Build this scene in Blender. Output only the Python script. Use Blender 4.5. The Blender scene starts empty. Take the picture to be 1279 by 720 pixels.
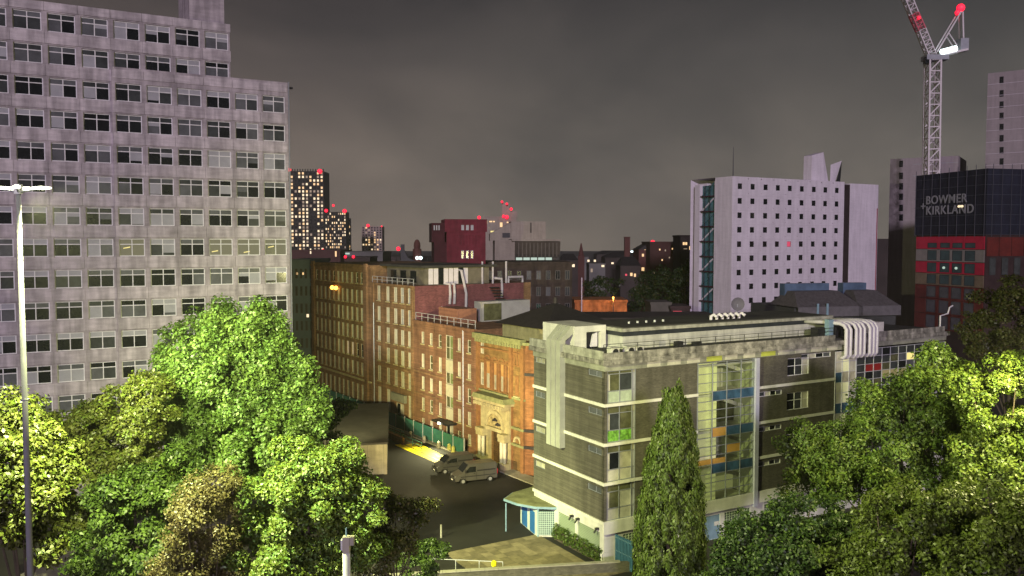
import bpy, bmesh, math, random
import numpy as np
from mathutils import Vector, Matrix
random.seed(7)
S = bpy.context.scene
COL = S.collection
R = math.radians
# ------------------------------------------------------------------ camera
FPX, HCAM = 1060.0, 29.0
PIT = math.atan(58 / 1060.0)
cd = bpy.data.cameras.new("camera"); cam = bpy.data.objects.new("camera", cd); COL.objects.link(cam)
cam.location = (0, 0, HCAM); cam.rotation_euler = (R(90) - PIT, 0, 0)
cd.sensor_width = 36; cd.lens = 36 * FPX / 1279; cd.clip_start = 0.5; cd.clip_end = 9000
S.camera = cam
# ------------------------------------------------------------------ exposure
S.view_settings.view_transform = 'Standard'; S.view_settings.look = 'None'
S.view_settings.exposure = 0.0; S.view_settings.gamma = 1.0
S.render.engine = 'CYCLES'
S.cycles.max_bounces = 5; S.cycles.transparent_max_bounces = 12; S.cycles.use_denoising = True
S.cycles.sample_clamp_indirect = 4
# ------------------------------------------------------------------ night sky: faint Nishita + cloud lit by the city
W = bpy.data.worlds.new("World"); S.world = W; W.use_nodes = True
SUN_EL, SUN_AZ = R(11), R(183)      # azimuth the light comes from, clockwise from +Y
nt = W.node_tree; nt.nodes.clear(); N = nt.nodes.new; L = nt.links.new
out = N('ShaderNodeOutputWorld'); bg = N('ShaderNodeBackground'); bg2 = N('ShaderNodeBackground'); add = N('ShaderNodeAddShader')
sky = N('ShaderNodeTexSky'); sky.sky_type = 'NISHITA'; sky.sun_disc = False
sky.sun_elevation = SUN_EL; sky.sun_rotation = SUN_AZ
bg.inputs[1].default_value = 0.0004; L(sky.outputs[0], bg.inputs[0])
tc = N('ShaderNodeTexCoord'); sep = N('ShaderNodeSeparateXYZ'); L(tc.outputs['Generated'], sep.inputs[0])
ramp = N('ShaderNodeValToRGB'); L(sep.outputs[2], ramp.inputs[0])
els = ramp.color_ramp.elements
els[0].position = 0.0; els[0].color = (.160, .141, .122, 1)
els[1].position = 1.0; els[1].color = (.032, .030, .031, 1)
for p, c in ((.10, (.122, .111, .101, 1)), (.2, (.069, .065, .064, 1)), (.30, (.043, .040, .042, 1))):
    e = els.new(p); e.color = c
mp = N('ShaderNodeMapping'); mp.inputs['Scale'].default_value = (1.5, 1.5, 2.6); mp.inputs['Rotation'].default_value = (0, R(12), 0)
L(tc.outputs['Generated'], mp.inputs[0])
nz = N('ShaderNodeTexNoise'); nz.inputs['Scale'].default_value = 2.6; nz.inputs['Detail'].default_value = 7; nz.inputs['Roughness'].default_value = .52
nz.inputs['Distortion'].default_value = .35
L(mp.outputs[0], nz.inputs[0])
cr = N('ShaderNodeValToRGB'); L(nz.outputs[0], cr.inputs[0])
cr.color_ramp.elements[0].position = .32; cr.color_ramp.elements[0].color = (.74, .74, .76, 1)
cr.color_ramp.elements[1].position = .72; cr.color_ramp.elements[1].color = (1.42, 1.33, 1.28, 1)
mx = N('ShaderNodeMix'); mx.data_type = 'RGBA'; mx.blend_type = 'MULTIPLY'; mx.inputs[0].default_value = 1
L(ramp.outputs[0], mx.inputs[6]); L(cr.outputs[0], mx.inputs[7])
azr = N('ShaderNodeValToRGB'); azm = N('ShaderNodeMapRange'); azm.inputs[1].default_value = -.6; azm.inputs[2].default_value = .6; L(sep.outputs[0], azm.inputs[0]); L(azm.outputs[0], azr.inputs[0])
azr.color_ramp.elements[0].color = (1.14, 1.0, .97, 1); azr.color_ramp.elements[1].color = (.84, .90, .90, 1); azr.color_ramp.elements.new(.5).color = (1.02, 1.02, .98, 1)
mx2 = N('ShaderNodeMix'); mx2.data_type = 'RGBA'; mx2.blend_type = 'MULTIPLY'; mx2.inputs[0].default_value = 1; L(mx.outputs[2], mx2.inputs[6]); L(azr.outputs[0], mx2.inputs[7]); L(mx2.outputs[2], bg2.inputs[0])
L(bg.outputs[0], add.inputs[0]); L(bg2.outputs[0], add.inputs[1]); L(add.outputs[0], out.inputs[0])
# ------------------------------------------------------------------ one weak, low "sun" (the glow of the city behind the viewer)
sd = bpy.data.lights.new("sun", 'SUN'); sun = bpy.data.objects.new("sun", sd); COL.objects.link(sun)
sd.energy = 1.75; sd.angle = R(3); sd.color = (.94, .80, 1.0)
_d = Vector((math.sin(SUN_AZ) * math.cos(SUN_EL), math.cos(SUN_AZ) * math.cos(SUN_EL), math.sin(SUN_EL)))
sun.rotation_euler = _d.to_track_quat('Z', 'Y').to_euler()

# ------------------------------------------------------------------ helpers
def ray(px, py):
    x = (px - 639.5) / FPX; y = (360 - py) / FPX; c, s = math.cos(PIT), math.sin(PIT)
    return (x, c + y * s, -s + y * c)
def gp(px, py, z=0.0):
    d = ray(px, py); s = (z - HCAM) / d[2]; return (d[0] * s, d[1] * s, z)
def dp(px, py, D):
    d = ray(px, py); s = D / d[1]; return (d[0] * s, D, HCAM + d[2] * s)

MATS = {}
def M(name, col, rough=.8, var=.18, scale=.5, streak=0.0, bump=0.0, metal=0.0, spec=.3, brick=None, emit=None):
    m = bpy.data.materials.new(name); m.use_nodes = True; t = m.node_tree; n = t.nodes; l = t.links.new
    b = n['Principled BSDF']; b.inputs['Roughness'].default_value = rough; b.inputs['Metallic'].default_value = metal
    b.inputs['Specular IOR Level'].default_value = spec
    geo = n.new('ShaderNodeNewGeometry')
    no = n.new('ShaderNodeTexNoise'); no.inputs['Scale'].default_value = scale; no.inputs['Detail'].default_value = 6; no.inputs['Roughness'].default_value = .65
    l(geo.outputs['Position'], no.inputs['Vector'])
    rp = n.new('ShaderNodeValToRGB'); l(no.outputs[0], rp.inputs[0])
    rp.color_ramp.elements[0].position = .3; rp.color_ramp.elements[1].position = .7
    rp.color_ramp.elements[0].color = tuple(max(0, c * (1 - var)) for c in col) + (1,)
    rp.color_ramp.elements[1].color = tuple(min(1, c * (1 + var)) for c in col) + (1,)
    last = rp.outputs[0]
    def mul(fac_out, lo):
        nonlocal last
        q = n.new('ShaderNodeMix'); q.data_type = 'RGBA'; q.blend_type = 'MULTIPLY'; q.inputs[0].default_value = 1
        r2 = n.new('ShaderNodeValToRGB'); l(fac_out, r2.inputs[0])
        r2.color_ramp.elements[0].position = .38; r2.color_ramp.elements[1].position = .62
        r2.color_ramp.elements[0].color = (lo, lo, lo, 1); r2.color_ramp.elements[1].color = (1, 1, 1, 1)
        l(last, q.inputs[6]); l(r2.outputs[0], q.inputs[7]); last = q.outputs[2]
    if streak:
        for sc, st in (((1.3, 1.3, .16), streak), ((.5, .5, 3.2), streak * .45)):
            mpn = n.new('ShaderNodeMapping'); mpn.inputs['Scale'].default_value = sc; l(geo.outputs['Position'], mpn.inputs[0])
            n2 = n.new('ShaderNodeTexNoise'); n2.inputs['Scale'].default_value = 1.0; n2.inputs['Detail'].default_value = 5; l(mpn.outputs[0], n2.inputs['Vector'])
            mul(n2.outputs[0], 1 - st)
    if brick:
        sx = n.new('ShaderNodeSeparateXYZ'); l(geo.outputs['Position'], sx.inputs[0])
        ad = n.new('ShaderNodeMath'); ad.operation = 'MULTIPLY_ADD'; ad.inputs[1].default_value = .62; l(sx.outputs[1], ad.inputs[0]); l(sx.outputs[0], ad.inputs[2])
        cb = n.new('ShaderNodeCombineXYZ'); l(ad.outputs[0], cb.inputs[0]); l(sx.outputs[2], cb.inputs[1])
        bt = n.new('ShaderNodeTexBrick'); l(cb.outputs[0], bt.inputs[0]); bt.inputs['Scale'].default_value = 1
        bt.inputs['Brick Width'].default_value = brick * 2.9; bt.inputs['Row Height'].default_value = brick
        bt.inputs['Mortar Size'].default_value = brick * .13
        bt.inputs['Color1'].default_value = (.72, .72, .72, 1); bt.inputs['Color2'].default_value = (1.12, 1.1, 1.08, 1); bt.inputs['Mortar'].default_value = (.8, .8, .78, 1)
        q = n.new('ShaderNodeMix'); q.data_type = 'RGBA'; q.blend_type = 'MULTIPLY'; q.inputs[0].default_value = 1
        l(last, q.inputs[6]); l(bt.outputs[0], q.inputs[7]); last = q.outputs[2]
    l(last, b.inputs['Base Color'])
    if bump:
        n3 = n.new('ShaderNodeTexNoise'); n3.inputs['Scale'].default_value = 9; n3.inputs['Detail'].default_value = 4; l(geo.outputs['Position'], n3.inputs['Vector'])
        bp = n.new('ShaderNodeBump'); bp.inputs['Strength'].default_value = bump; bp.inputs['Distance'].default_value = .05
        l(n3.outputs[0], bp.inputs['Height']); l(bp.outputs[0], b.inputs['Normal'])
    MATS[name] = m; return m
def EM(name, col, s):
    m = bpy.data.materials.new(name); m.use_nodes = True; b = m.node_tree.nodes['Principled BSDF']
    b.inputs['Base Color'].default_value = (.1, .1, .1, 1); b.inputs['Emission Color'].default_value = col + (1,); b.inputs['Emission Strength'].default_value = s
    m.cycles.emission_sampling = 'NONE'; MATS[name] = m; return m
def GLASS(name, tint=(.8, .85, .8), trans=.72):
    m = bpy.data.materials.new(name); m.use_nodes = True; t = m.node_tree; n = t.nodes; n.clear(); l = t.links.new
    o = n.new('ShaderNodeOutputMaterial'); a = n.new('ShaderNodeBsdfTransparent'); a.inputs[0].default_value = tint + (1,)
    g = n.new('ShaderNodeBsdfGlossy'); g.inputs['Roughness'].default_value = .06; g.inputs[0].default_value = (.9, .9, .9, 1)
    lwn = n.new('ShaderNodeLayerWeight'); lwn.inputs[0].default_value = .5; po_ = n.new('ShaderNodeMath'); po_.operation = 'POWER'; po_.inputs[1].default_value = 3; l(lwn.outputs['Facing'], po_.inputs[0])
    fr = n.new('ShaderNodeMath'); fr.operation = 'MULTIPLY_ADD'; fr.inputs[1].default_value = .5; fr.inputs[2].default_value = .04; l(po_.outputs[0], fr.inputs[0])
    x = n.new('ShaderNodeMixShader'); l(fr.outputs[0], x.inputs[0]); l(a.outputs[0], x.inputs[1]); l(g.outputs[0], x.inputs[2]); l(x.outputs[0], o.inputs[0])
    MATS[name] = m; return m
def LEAF(name, c1, c2, trans=.35):
    m = bpy.data.materials.new(name); m.use_nodes = True; t = m.node_tree; n = t.nodes; n.clear(); l = t.links.new
    o = n.new('ShaderNodeOutputMaterial'); geo = n.new('ShaderNodeNewGeometry')
    no = n.new('ShaderNodeTexNoise'); no.inputs['Scale'].default_value = .8; no.inputs['Detail'].default_value = 3; l(geo.outputs['Position'], no.inputs['Vector'])
    rp = n.new('ShaderNodeValToRGB'); rp.color_ramp.elements[0].position = .35; rp.color_ramp.elements[1].position = .65
    rp.color_ramp.elements[0].color = c1 + (1,); rp.color_ramp.elements[1].color = c2 + (1,); l(no.outputs[0], rp.inputs[0])
    ri = geo.outputs['Random Per Island']
    hv = n.new('ShaderNodeHueSaturation'); mr = n.new('ShaderNodeMapRange'); mr.inputs[3].default_value = .65; mr.inputs[4].default_value = 1.35
    l(ri, mr.inputs[0]); l(mr.outputs[0], hv.inputs['Value']); l(rp.outputs[0], hv.inputs['Color'])
    d = n.new('ShaderNodeBsdfDiffuse'); tr = n.new('ShaderNodeBsdfTranslucent'); x = n.new('ShaderNodeMixShader'); x.inputs[0].default_value = trans
    l(hv.outputs[0], d.inputs[0]); l(hv.outputs[0], tr.inputs[0]); l(d.outputs[0], x.inputs[1]); l(tr.outputs[0], x.inputs[2])
    gl = n.new('ShaderNodeBsdfGlossy'); gl.inputs['Roughness'].default_value = .45; y = n.new('ShaderNodeMixShader'); y.inputs[0].default_value = .025
    l(x.outputs[0], y.inputs[1]); l(gl.outputs[0], y.inputs[2]); l(y.outputs[0], o.inputs[0])
    MATS[name] = m; return m

class MB:
    def __init__(s): s.v = []; s.f = []; s.m = []
    def face(s, pts, m=0):
        i = len(s.v); s.v += [tuple(p) for p in pts]; s.f.append(tuple(range(i, i + len(pts)))); s.m.append(m)
    def box(s, x0, x1, y0, y1, z0, z1, m=0):
        i = len(s.v)
        s.v += [(x, y, z) for z in (z0, z1) for y in (y0, y1) for x in (x0, x1)]
        for q in ((0, 2, 3, 1), (4, 5, 7, 6), (0, 1, 5, 4), (2, 6, 7, 3), (0, 4, 6, 2), (1, 3, 7, 5)):
            s.f.append(tuple(i + k for k in q)); s.m.append(m)
        return s
    def prism(s, poly, z0, z1, m=0):          # poly xy, counter-clockwise
        i = len(s.v); n = len(poly)
        s.v += [(p[0], p[1], z0) for p in poly] + [(p[0], p[1], z1) for p in poly]
        s.f.append(tuple(i + k for k in range(n - 1, -1, -1))); s.m.append(m)
        s.f.append(tuple(i + n + k for k in range(n))); s.m.append(m)
        for k in range(n):
            j = (k + 1) % n; s.f.append((i + k, i + j, i + n + j, i + n + k)); s.m.append(m)
        return s
    def prof(s, poly, y0, y1, m=0):           # poly in xz, extruded along y
        i = len(s.v); n = len(poly)
        s.v += [(p[0], y0, p[1]) for p in poly] + [(p[0], y1, p[1]) for p in poly]
        s.f.append(tuple(i + k for k in range(n))); s.m.append(m)
        s.f.append(tuple(i + n + k for k in range(n - 1, -1, -1))); s.m.append(m)
        for k in range(n):
            j = (k + 1) % n; s.f.append((i + j, i + k, i + n + k, i + n + j)); s.m.append(m)
        return s
    def tube(s, pts, r, k=8, m=0):            # pts polyline; r number or list
        i0 = len(s.v); n = len(pts); rr = r if isinstance(r, (list, tuple)) else [r] * n
        pts = [Vector(p) for p in pts]; up = None
        for a in range(n):
            d = (pts[min(a + 1, n - 1)] - pts[max(a - 1, 0)]).normalized()
            ref = Vector((0, 0, 1)) if abs(d.z) < .9 else Vector((1, 0, 0))
            if up is None: u = d.cross(ref).normalized()
            else: u = (up - d * up.dot(d)).normalized()
            up = u; w = d.cross(u)
            for b in range(k):
                an = 2 * math.pi * (b + .5) / k
                s.v.append(tuple(pts[a] + (u * math.cos(an) + w * math.sin(an)) * rr[a]))
        for a in range(n - 1):
            for b in range(k):
                c = (b + 1) % k
                s.f.append((i0 + a * k + b, i0 + a * k + c, i0 + (a + 1) * k + c, i0 + (a + 1) * k + b)); s.m.append(m)
        s.f.append(tuple(i0 + b for b in range(k - 1, -1, -1))); s.m.append(m)
        s.f.append(tuple(i0 + (n - 1) * k + b for b in range(k))); s.m.append(m)
        return s
    def mesh(s, name, mats):
        me = bpy.data.meshes.new(name); me.from_pydata(s.v, [], s.f)
        for q in (mats if isinstance(mats, (list, tuple)) else [mats]): me.materials.append(q)
        if any(s.m): me.polygons.foreach_set('material_index', s.m)
        me.update(); return me
    def build(s, name, mats, parent=None, smooth=False, loc=None, rz=0):
        me = s.mesh(name, mats)
        if smooth: me.polygons.foreach_set('use_smooth', [True] * len(me.polygons))
        return inst(name, me, parent, loc, rz)
def inst(name, me, parent=None, loc=None, rz=0):
    o = bpy.data.objects.new(name, me); COL.objects.link(o)
    if parent: o.parent = parent
    if loc: o.location = loc
    if rz: o.rotation_euler[2] = rz
    return o
def box(*a, m=0): return MB().box(*a, m=m)
def tag(o, label=None, cat=None, group=None, kind=None):
    if label: o['label'] = label
    if cat: o['category'] = cat
    if group: o['group'] = group
    if kind: o['kind'] = kind
    return o
def thing(name, label, cat, loc=(0, 0, 0), rz=0, group=None):
    o = bpy.data.objects.new(name, None); COL.objects.link(o); o.location = loc; o.rotation_euler[2] = rz; o.empty_display_size = .5
    return tag(o, label, cat, group)
def struct(o): o['kind'] = 'structure'; return o
def stuff(o): o['kind'] = 'stuff'; return o
def ball(name, c, r, mat, parent, k=10):
    bm = bmesh.new(); bmesh.ops.create_uvsphere(bm, u_segments=k, v_segments=max(5, k // 2 + 1), radius=r)
    me = bpy.data.meshes.new(name); bm.to_mesh(me); bm.free(); me.materials.append(mat)
    me.polygons.foreach_set('use_smooth', [True] * len(me.polygons))
    return inst(name, me, parent, c)
FX = lambda y0: (lambda a, z, d: (a, y0 + d, z))     # faces -y
FL = lambda x0: (lambda a, z, d: (x0 + d, a, z))     # faces -x
FRt = lambda x0: (lambda a, z, d: (x0 - d, a, z))    # faces +x
def wallgrid(mb, P, a0, a1, z0, z1, ops, dep, m=0):
    A = sorted({a0, a1} | {x for o in ops for x in o[:2]}); Z = sorted({z0, z1} | {x for o in ops for x in o[2:4]})
    for i in range(len(A) - 1):
        for j in range(len(Z) - 1):
            ca, cz = (A[i] + A[i + 1]) / 2, (Z[j] + Z[j + 1]) / 2
            if any(o[0] < ca < o[1] and o[2] < cz < o[3] for o in ops): continue
            mb.face([P(A[i], Z[j], 0), P(A[i + 1], Z[j], 0), P(A[i + 1], Z[j + 1], 0), P(A[i], Z[j + 1], 0)], m)
    for a, b, c, d in [o[:4] for o in ops]:
        for p, q in (((a, c), (b, c)), ((b, c), (b, d)), ((b, d), (a, d)), ((a, d), (a, c))):
            mb.face([P(p[0], p[1], 0), P(p[0], p[1], dep), P(q[0], q[1], dep), P(q[0], q[1], 0)], m)
def shell(mb, x0, x1, y0, y1, z0, z1, skip='', m=0):
    F = {'f': [(x0, y0, z0), (x1, y0, z0), (x1, y0, z1), (x0, y0, z1)], 'b': [(x1, y1, z0), (x0, y1, z0), (x0, y1, z1), (x1, y1, z1)],
         'l': [(x0, y1, z0), (x0, y0, z0), (x0, y0, z1), (x0, y1, z1)], 'r': [(x1, y0, z0), (x1, y1, z0), (x1, y1, z1), (x1, y0, z1)],
         't': [(x0, y0, z1), (x1, y0, z1), (x1, y1, z1), (x0, y1, z1)]}
    for k, f in F.items():
        if k not in skip: mb.face(f, m)
CACHE = {}
def cmesh(key, fn):
    if key not in CACHE: CACHE[key] = fn()
    return CACHE[key]
def winframe(w, h, t, d, bars, mat):       # bars: list of ('v',x) / ('h',z)
    key = ('wf', round(w, 2), round(h, 2), t, d, tuple(bars), mat.name)
    def fn():
        b = MB(); b.box(0, t, 0, d, 0, h); b.box(w - t, w, 0, d, 0, h); b.box(t, w - t, 0, d, 0, t); b.box(t, w - t, 0, d, h - t, h)
        for k, p in bars:
            if k == 'v': b.box(p - t / 2, p + t / 2, .01, d - .01, t, h - t)
            else: b.box(t, w - t, .013, d - .013, p - t / 2, p + t / 2)
        return b.mesh('window', mat)
    return cmesh(key, fn)
def panemesh(w, h, mat):
    return cmesh(('p', round(w, 2), round(h, 2), mat.name), lambda: box(0, w, 0, .02, 0, h).mesh('pane', mat))
def window(parent, loc, w, h, rz, frame, panes, t=.07, d=.08, bars=()):
    """panes: list of (x,z,w,h,mat)"""
    o = inst('window', winframe(w, h, t, d, bars, frame), parent, loc, rz)
    for x, z, pw, ph, m in panes: inst('pane', panemesh(pw, ph, m), o, (x, d * .55, z))
    return o
def simplewin(parent, loc, w, h, rz, frame, mat, t=.07, bars=()):
    return window(parent, loc, w, h, rz, frame, [(t * .5, t * .5, w - t, h - t, mat)], t, .08, bars)

# ------------------------------------------------------------------ materials
conc = M('tower_concrete', (.46, .41, .425), .9, .2, .35, streak=.36, bump=.3)
concp = M('panel_concrete', (.56, .505, .52), .9, .22, .5, streak=.36, bump=.35)
concd = M('stained_concrete', (.34, .32, .28), .9, .6, 1.7, streak=.5, bump=.5)
concl = M('pale_concrete', (.42, .41, .35), .85, .35, 1.2, streak=.35)
frw = M('white_frame', (.72, .71, .70), .5, .08, 2)
frc = M('cream_frame', (.58, .55, .43), .6, .1, 2)
gdark = M('dark_pane', (.012, .014, .015), .12, .3, .6, spec=.5)
ggrey = M('grey_pane', (.10, .105, .11), .25, .35, .5, spec=.5)
gmid = M('dusky_pane', (.045, .05, .05), .2, .4, .7, spec=.5)
gblind = M('blind_sheen_pane', (.33, .33, .35), .4, .12, .8, spec=.5)
gcream = M('cream_sheen_pane', (.36, .34, .25), .4, .45, .9, spec=.5)  # cream panels; on mill panes the reflected light is painted into the colour
gcream2 = M('pale_cream_sheen_pane', (.5, .48, .38), .4, .25, .9, spec=.5)
golive = M('olive_pane', (.10, .10, .05), .25, .5, 1.1, spec=.5)
bwhite = M('band_white', (.74, .72, .62), .7, .08, 1.5, streak=.12)
wwhite = M('wall_white', (.66, .64, .58), .8, .08, .8, streak=.2)
pwhite = M('block_white', (.66, .60, .67), .85, .07, .15, streak=.12)
pwhite2 = M('block_white_joint', (.5, .45, .5), .85, .05, .3)
obrick = M('office_brick', (.128, .118, .09), .9, .18, .5, streak=.2, brick=.11)
rbrick = M('old_red_brick', (.26, .135, .078), .9, .3, .5, streak=.25, brick=.14)
dbrick = M('old_dark_brick', (.28, .165, .085), .9, .3, .45, streak=.3, brick=.14)
mbrick = M('mauve_brick', (.20, .075, .085), .9, .25, .5, streak=.2, brick=.14)
obrick2 = M('orange_terracotta', (.29, .17, .062), .85, .42, .7, streak=.22, brick=.14)
terra = M('terracotta_trim', (.25, .12, .045), .85, .3, 2)
stone = M('portal_stone', (.50, .43, .22), .8, .2, 1.5, streak=.2)
stoneg = M('mossy_stone', (.24, .25, .11), .9, .3, 2)
slate = M('slate_roof', (.030, .026, .026), .7, .3, 1.5, bump=.4)
roofd = M('roof_felt', (.045, .043, .04), .9, .35, .4, bump=.3)
asph = M('asphalt', (.018, .017, .0155), .85, .3, .25, bump=.3)
grnd = M('dark_ground', (.05, .047, .04), .95, .3, .05)
pave = M('paving_slab', (.17, .145, .095), .9, .35, .6, streak=0, bump=.3)
kerbm = M('kerb_stone', (.30, .28, .22), .9, .2, 1)
yelp = M('yellow_paint_and_light', (.72, .62, .01), .6, .14, .8)  # paint on the bollard; on the yard patch it stands in for lamplight
blackm = M('black_metal', (.02, .02, .022), .5, .2, 2)
greym = M('grey_metal', (.30, .31, .34), .45, .12, 1, metal=.3)
galv = M('galvanised', (.55, .55, .58), .5, .12, 3, metal=.2)
lilacm = M('pale_pipe', (.62, .58, .64), .5, .08, 2)
pipeg = M('dull_pipe', (.42, .39, .44), .55, .12, 2)
bluep = M('blue_paint', (.03, .13, .36), .5, .12, 2)
bluegrey = M('bluegrey_metal', (.20, .30, .38), .5, .15, 2)
meshg = M('pale_green_mesh', (.36, .42, .30), .6, .12, 1)
tealm = M('teal_hoarding', (.035, .15, .12), .8, .35, .5)
tealg = M('teal_glass', (.06, .15, .17), .2, .4, .4, spec=.5)
redc = M('red_cladding', (.38, .010, .035), .5, .25, .4)
orgc = M('rust_cladding', (.11, .016, .012), .7, .35, .35)
beigec = M('beige_cladding', (.21, .19, .18), .6, .15, .6)
navy = M('navy_sheeting', (.014, .016, .030), .7, .35, .35, streak=.3)
orangep = M('orange_board', (.56, .31, .07), .6, .12, 2)
bluepanel = M('blue_spandrel', (.045, .10, .17), .3, .6, .7)
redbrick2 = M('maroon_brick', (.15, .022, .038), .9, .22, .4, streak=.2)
beigew = M('beige_concrete', (.36, .32, .255), .9, .1, .15, streak=.15)
pinkg = M('pinkgrey_block', (.30, .26, .27), .9, .1, .1, streak=.12)
cityd = M('city_dark', (.05, .04, .036), .9, .3, .06)
cityr = M('city_red', (.11, .045, .038), .9, .3, .06)
cityg = M('city_grey', (.15, .145, .135), .9, .25, .06)
scrd = M('scraper_dark', (.018, .014, .014), .7, .3, .03)
bark = M('bark', (.07, .055, .04), .95, .3, 2, bump=.5)
rubber = M('rubber', (.015, .015, .015), .9, .1, 3)
silver = M('van_silver', (.085, .083, .077), .35, .1, 1, metal=.2, spec=.5)
dvan = M('van_grey', (.06, .06, .058), .35, .1, 1, metal=.2, spec=.5)
ltw = EM('lit_warm', (1.0, .62, .27), 1.15); ltwh = EM('lit_white', (1.0, .78, .48), 1.25); lty = EM('lit_yellow', (1.0, .82, .25), 1.0)
ltg = EM('lit_green', (.75, 1.0, .82), .55); lto = EM('lit_orange', (1.0, .42, .06), 5.0); ltc = EM('lit_cool', (.8, 1, 1), 3.5)
ltd = EM('lit_dim', (1.0, .70, .4), .3); redl = EM('red_beacon', (1.0, .002, .03), 2.2); redd = EM('red_glow', (1.0, .01, .05), .8)
lamph = EM('lamp_white', (1.0, 1.0, .72), 12.0); lamph.cycles.emission_sampling = 'AUTO'; ltred = EM('lit_red', (1.0, .05, .15), .6)
glass = GLASS('clear_glass', (.94, .97, .88))

# ================================================================== SETTING
struct(box(-1500, 1500, -150, 2600, -.6, -.02).build('ground', grnd))
# local frames
TH2 = math.atan2(.4951, .8688)
A0 = (8.231, 74.73, 0); T0 = (-40.2, 97, 0); B0 = (2.5, 103, 0); THB = math.atan2(-.823, .568)
def loc2w(O, th, x, y): return (O[0] + x * math.cos(th) - y * math.sin(th), O[1] + x * math.sin(th) + y * math.cos(th))
def sheet(name, poly, z, mat, th=.004):
    return struct(MB().prism([(p[0], p[1]) for p in poly], z - .3, z).build(name, mat))
# street between the old mill and the office, yard and paving
bl = lambda t, n: loc2w(B0, THB, -t, -n)
sheet('road', [bl(95, 20), bl(-25, 26), bl(-25, 1.9), bl(95, 1.9)][::1], .0, asph)
sheet('pavement', [bl(74, 1.9), bl(-3, 1.9), bl(-3, .0), bl(74, .0)], .12, kerbm)
# ================================================================== CONCRETE TOWER (left)
tw = thing('office_tower', 'tall stained grey concrete tower with rows of white framed windows', 'tower', T0, TH2)
PX, PZ, WW, WH = 3.2, 3.43, 2.66, 1.98
X0, Z0 = -4.27, 10.2
tall, low = [], []
for k in range(-6, 6):
    for r in range(-1, 13):
        x, z = X0 + PX * k, Z0 + PZ * r
        if k >= 0 and r <= 10: low.append((x, x + WW, z, z + WH))
        elif k < 0: tall.append((x, x + WW, z, z + WH))
        elif k <= 3 and r > 10: tall.append((x, x + WW, z, z + WH))
LB = -.45
b = MB(); wallgrid(b, FX(0), -24, 8.15, 0, 54.3, tall, .3); shell(b, -24, 8.15, 0, 14, 0, 54.3, 'f'); b.box(-24, 8.15, .3, .4, 5, 54)
b.build('wall', conc, tw)
b = MB(); wallgrid(b, FX(LB), -4.62, 14.75, 0, 48.2, low, .3); shell(b, -4.62, 14.75, LB, 14, 0, 48.2, 'f'); b.box(-4.6, 14.7, LB + .3, LB + .4, 5, 48)
b.build('wall', conc, tw)
b = MB(); b.box(3.9, 7.8, 1.2, 9, 54.3, 62); b.build('stair_housing', conc, tw)
for x in [X0 + PX * k - .3 for k in range(-6, 4)]:
    inst('parapet_panel', cmesh('tpp', lambda: box(.02, PX - .02, -.09, .02, 0, .92).mesh('parapet_panel', concp)), tw, (x, 0, 53.5))
for x in [X0 + PX * k - .3 for k in range(0, 6)]:
    inst('parapet_panel', cmesh('tpp', None), tw, (x, LB, 47.0))
panes_t = [gdark] * 10 + [gmid] * 6 + [ggrey] * 5 + [gblind] * 2
rng = random.Random(3)
def towerwin(x, y, z, r, k):
    lit = (r == 5)and k in (0, 3, 4, 5)
    t = .095; sp = WH * .68
    pick = lambda: rng.choice(panes_t)
    a, c = pick(), pick()
    if rng.random() < .45: c = a
    tr = rng.choice([ggrey, gmid, gblind, gdark, gblind, ggrey])  # pale transoms: reflections painted into the pane colour
    if lit: tr, a, c = ltdim_y, (ltdim_y if k != 5 else a), ltdim_y
    o = window(tw, (x, y + .16, z), WW, WH, 0, frw, [(.04, .04, WW / 2 - .05, sp - .04, a), (WW / 2 + .01, .04, WW / 2 - .05, sp - .04, c), (.04, sp, WW - .08, WH - sp - .04, tr)], t, .1, (('v', WW / 2), ('h', sp)))
    if not lit and rng.random() < .38:
        side = rng.choice((0, 1)); hh = rng.choice((.35, .6, .9, 1.1))
        inst('blind', cmesh(('tb', hh), lambda: box(0, WW / 2 - .12, -.012, 0, -hh, 0).mesh('blind', rng.choice([gblind, ggrey, gblind]))), o, (.06 + side * (WW / 2), .05, sp - .06))
    if lit and rng.random() < .8:
        inst('ceiling_light', cmesh(('cl', k % 2), lambda: MB().prof([(0, 0), (.7, .12), (.7, .24), (0, .1)], -.012, 0).mesh('ceiling_light', lty)), o, (.25 + .5 * rng.random(), .05, rng.uniform(.3, .9)))
ltdim_y = EM('lit_olive', (.75, .66, .2), .085)
for (x, x1, z, z1) in tall: towerwin(x, 0, z, round((z - Z0) / PZ), round((x - X0) / PX))
for (x, x1, z, z1) in low: towerwin(x, LB, z, round((z - Z0) / PZ), round((x - X0) / PX))
spm = lambda: box(.015, PX - .015, -.1, .02, 0, 1.24).mesh('spandrel_panel', concp)
for k in range(-6, 6):
    for r in range(-1, 13):
        x, z = X0 + PX * k - .3, Z0 + PZ * r - 1.28
        if k >= 0 and r <= 10: y = LB
        elif k < 0 or (k <= 3 and r > 11): y = 0
        else: continue
        inst('spandrel_panel', cmesh('spm', spm), tw, (x, y, z))
MB().tube([(14.9, LB + .1, 0), (14.9, LB + .1, 48.3)], .09, 6).build('downpipe', greym, tw)
box(14.7, 15.5, 0, .4, 47.6, 47.8).build('roof_bracket', blackm, tw)

# ================================================================== OFFICE BUILDING (dark brick, white bands)
of = thing('office_building', 'flat roofed office of dark brick with white bands and tall glazed bay', 'office', A0, TH2)
SB = [3.66, 7.21, 10.76, 14.31]; TOPB = 17.5; LEN, DEP = 49.0, 12.15
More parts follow.
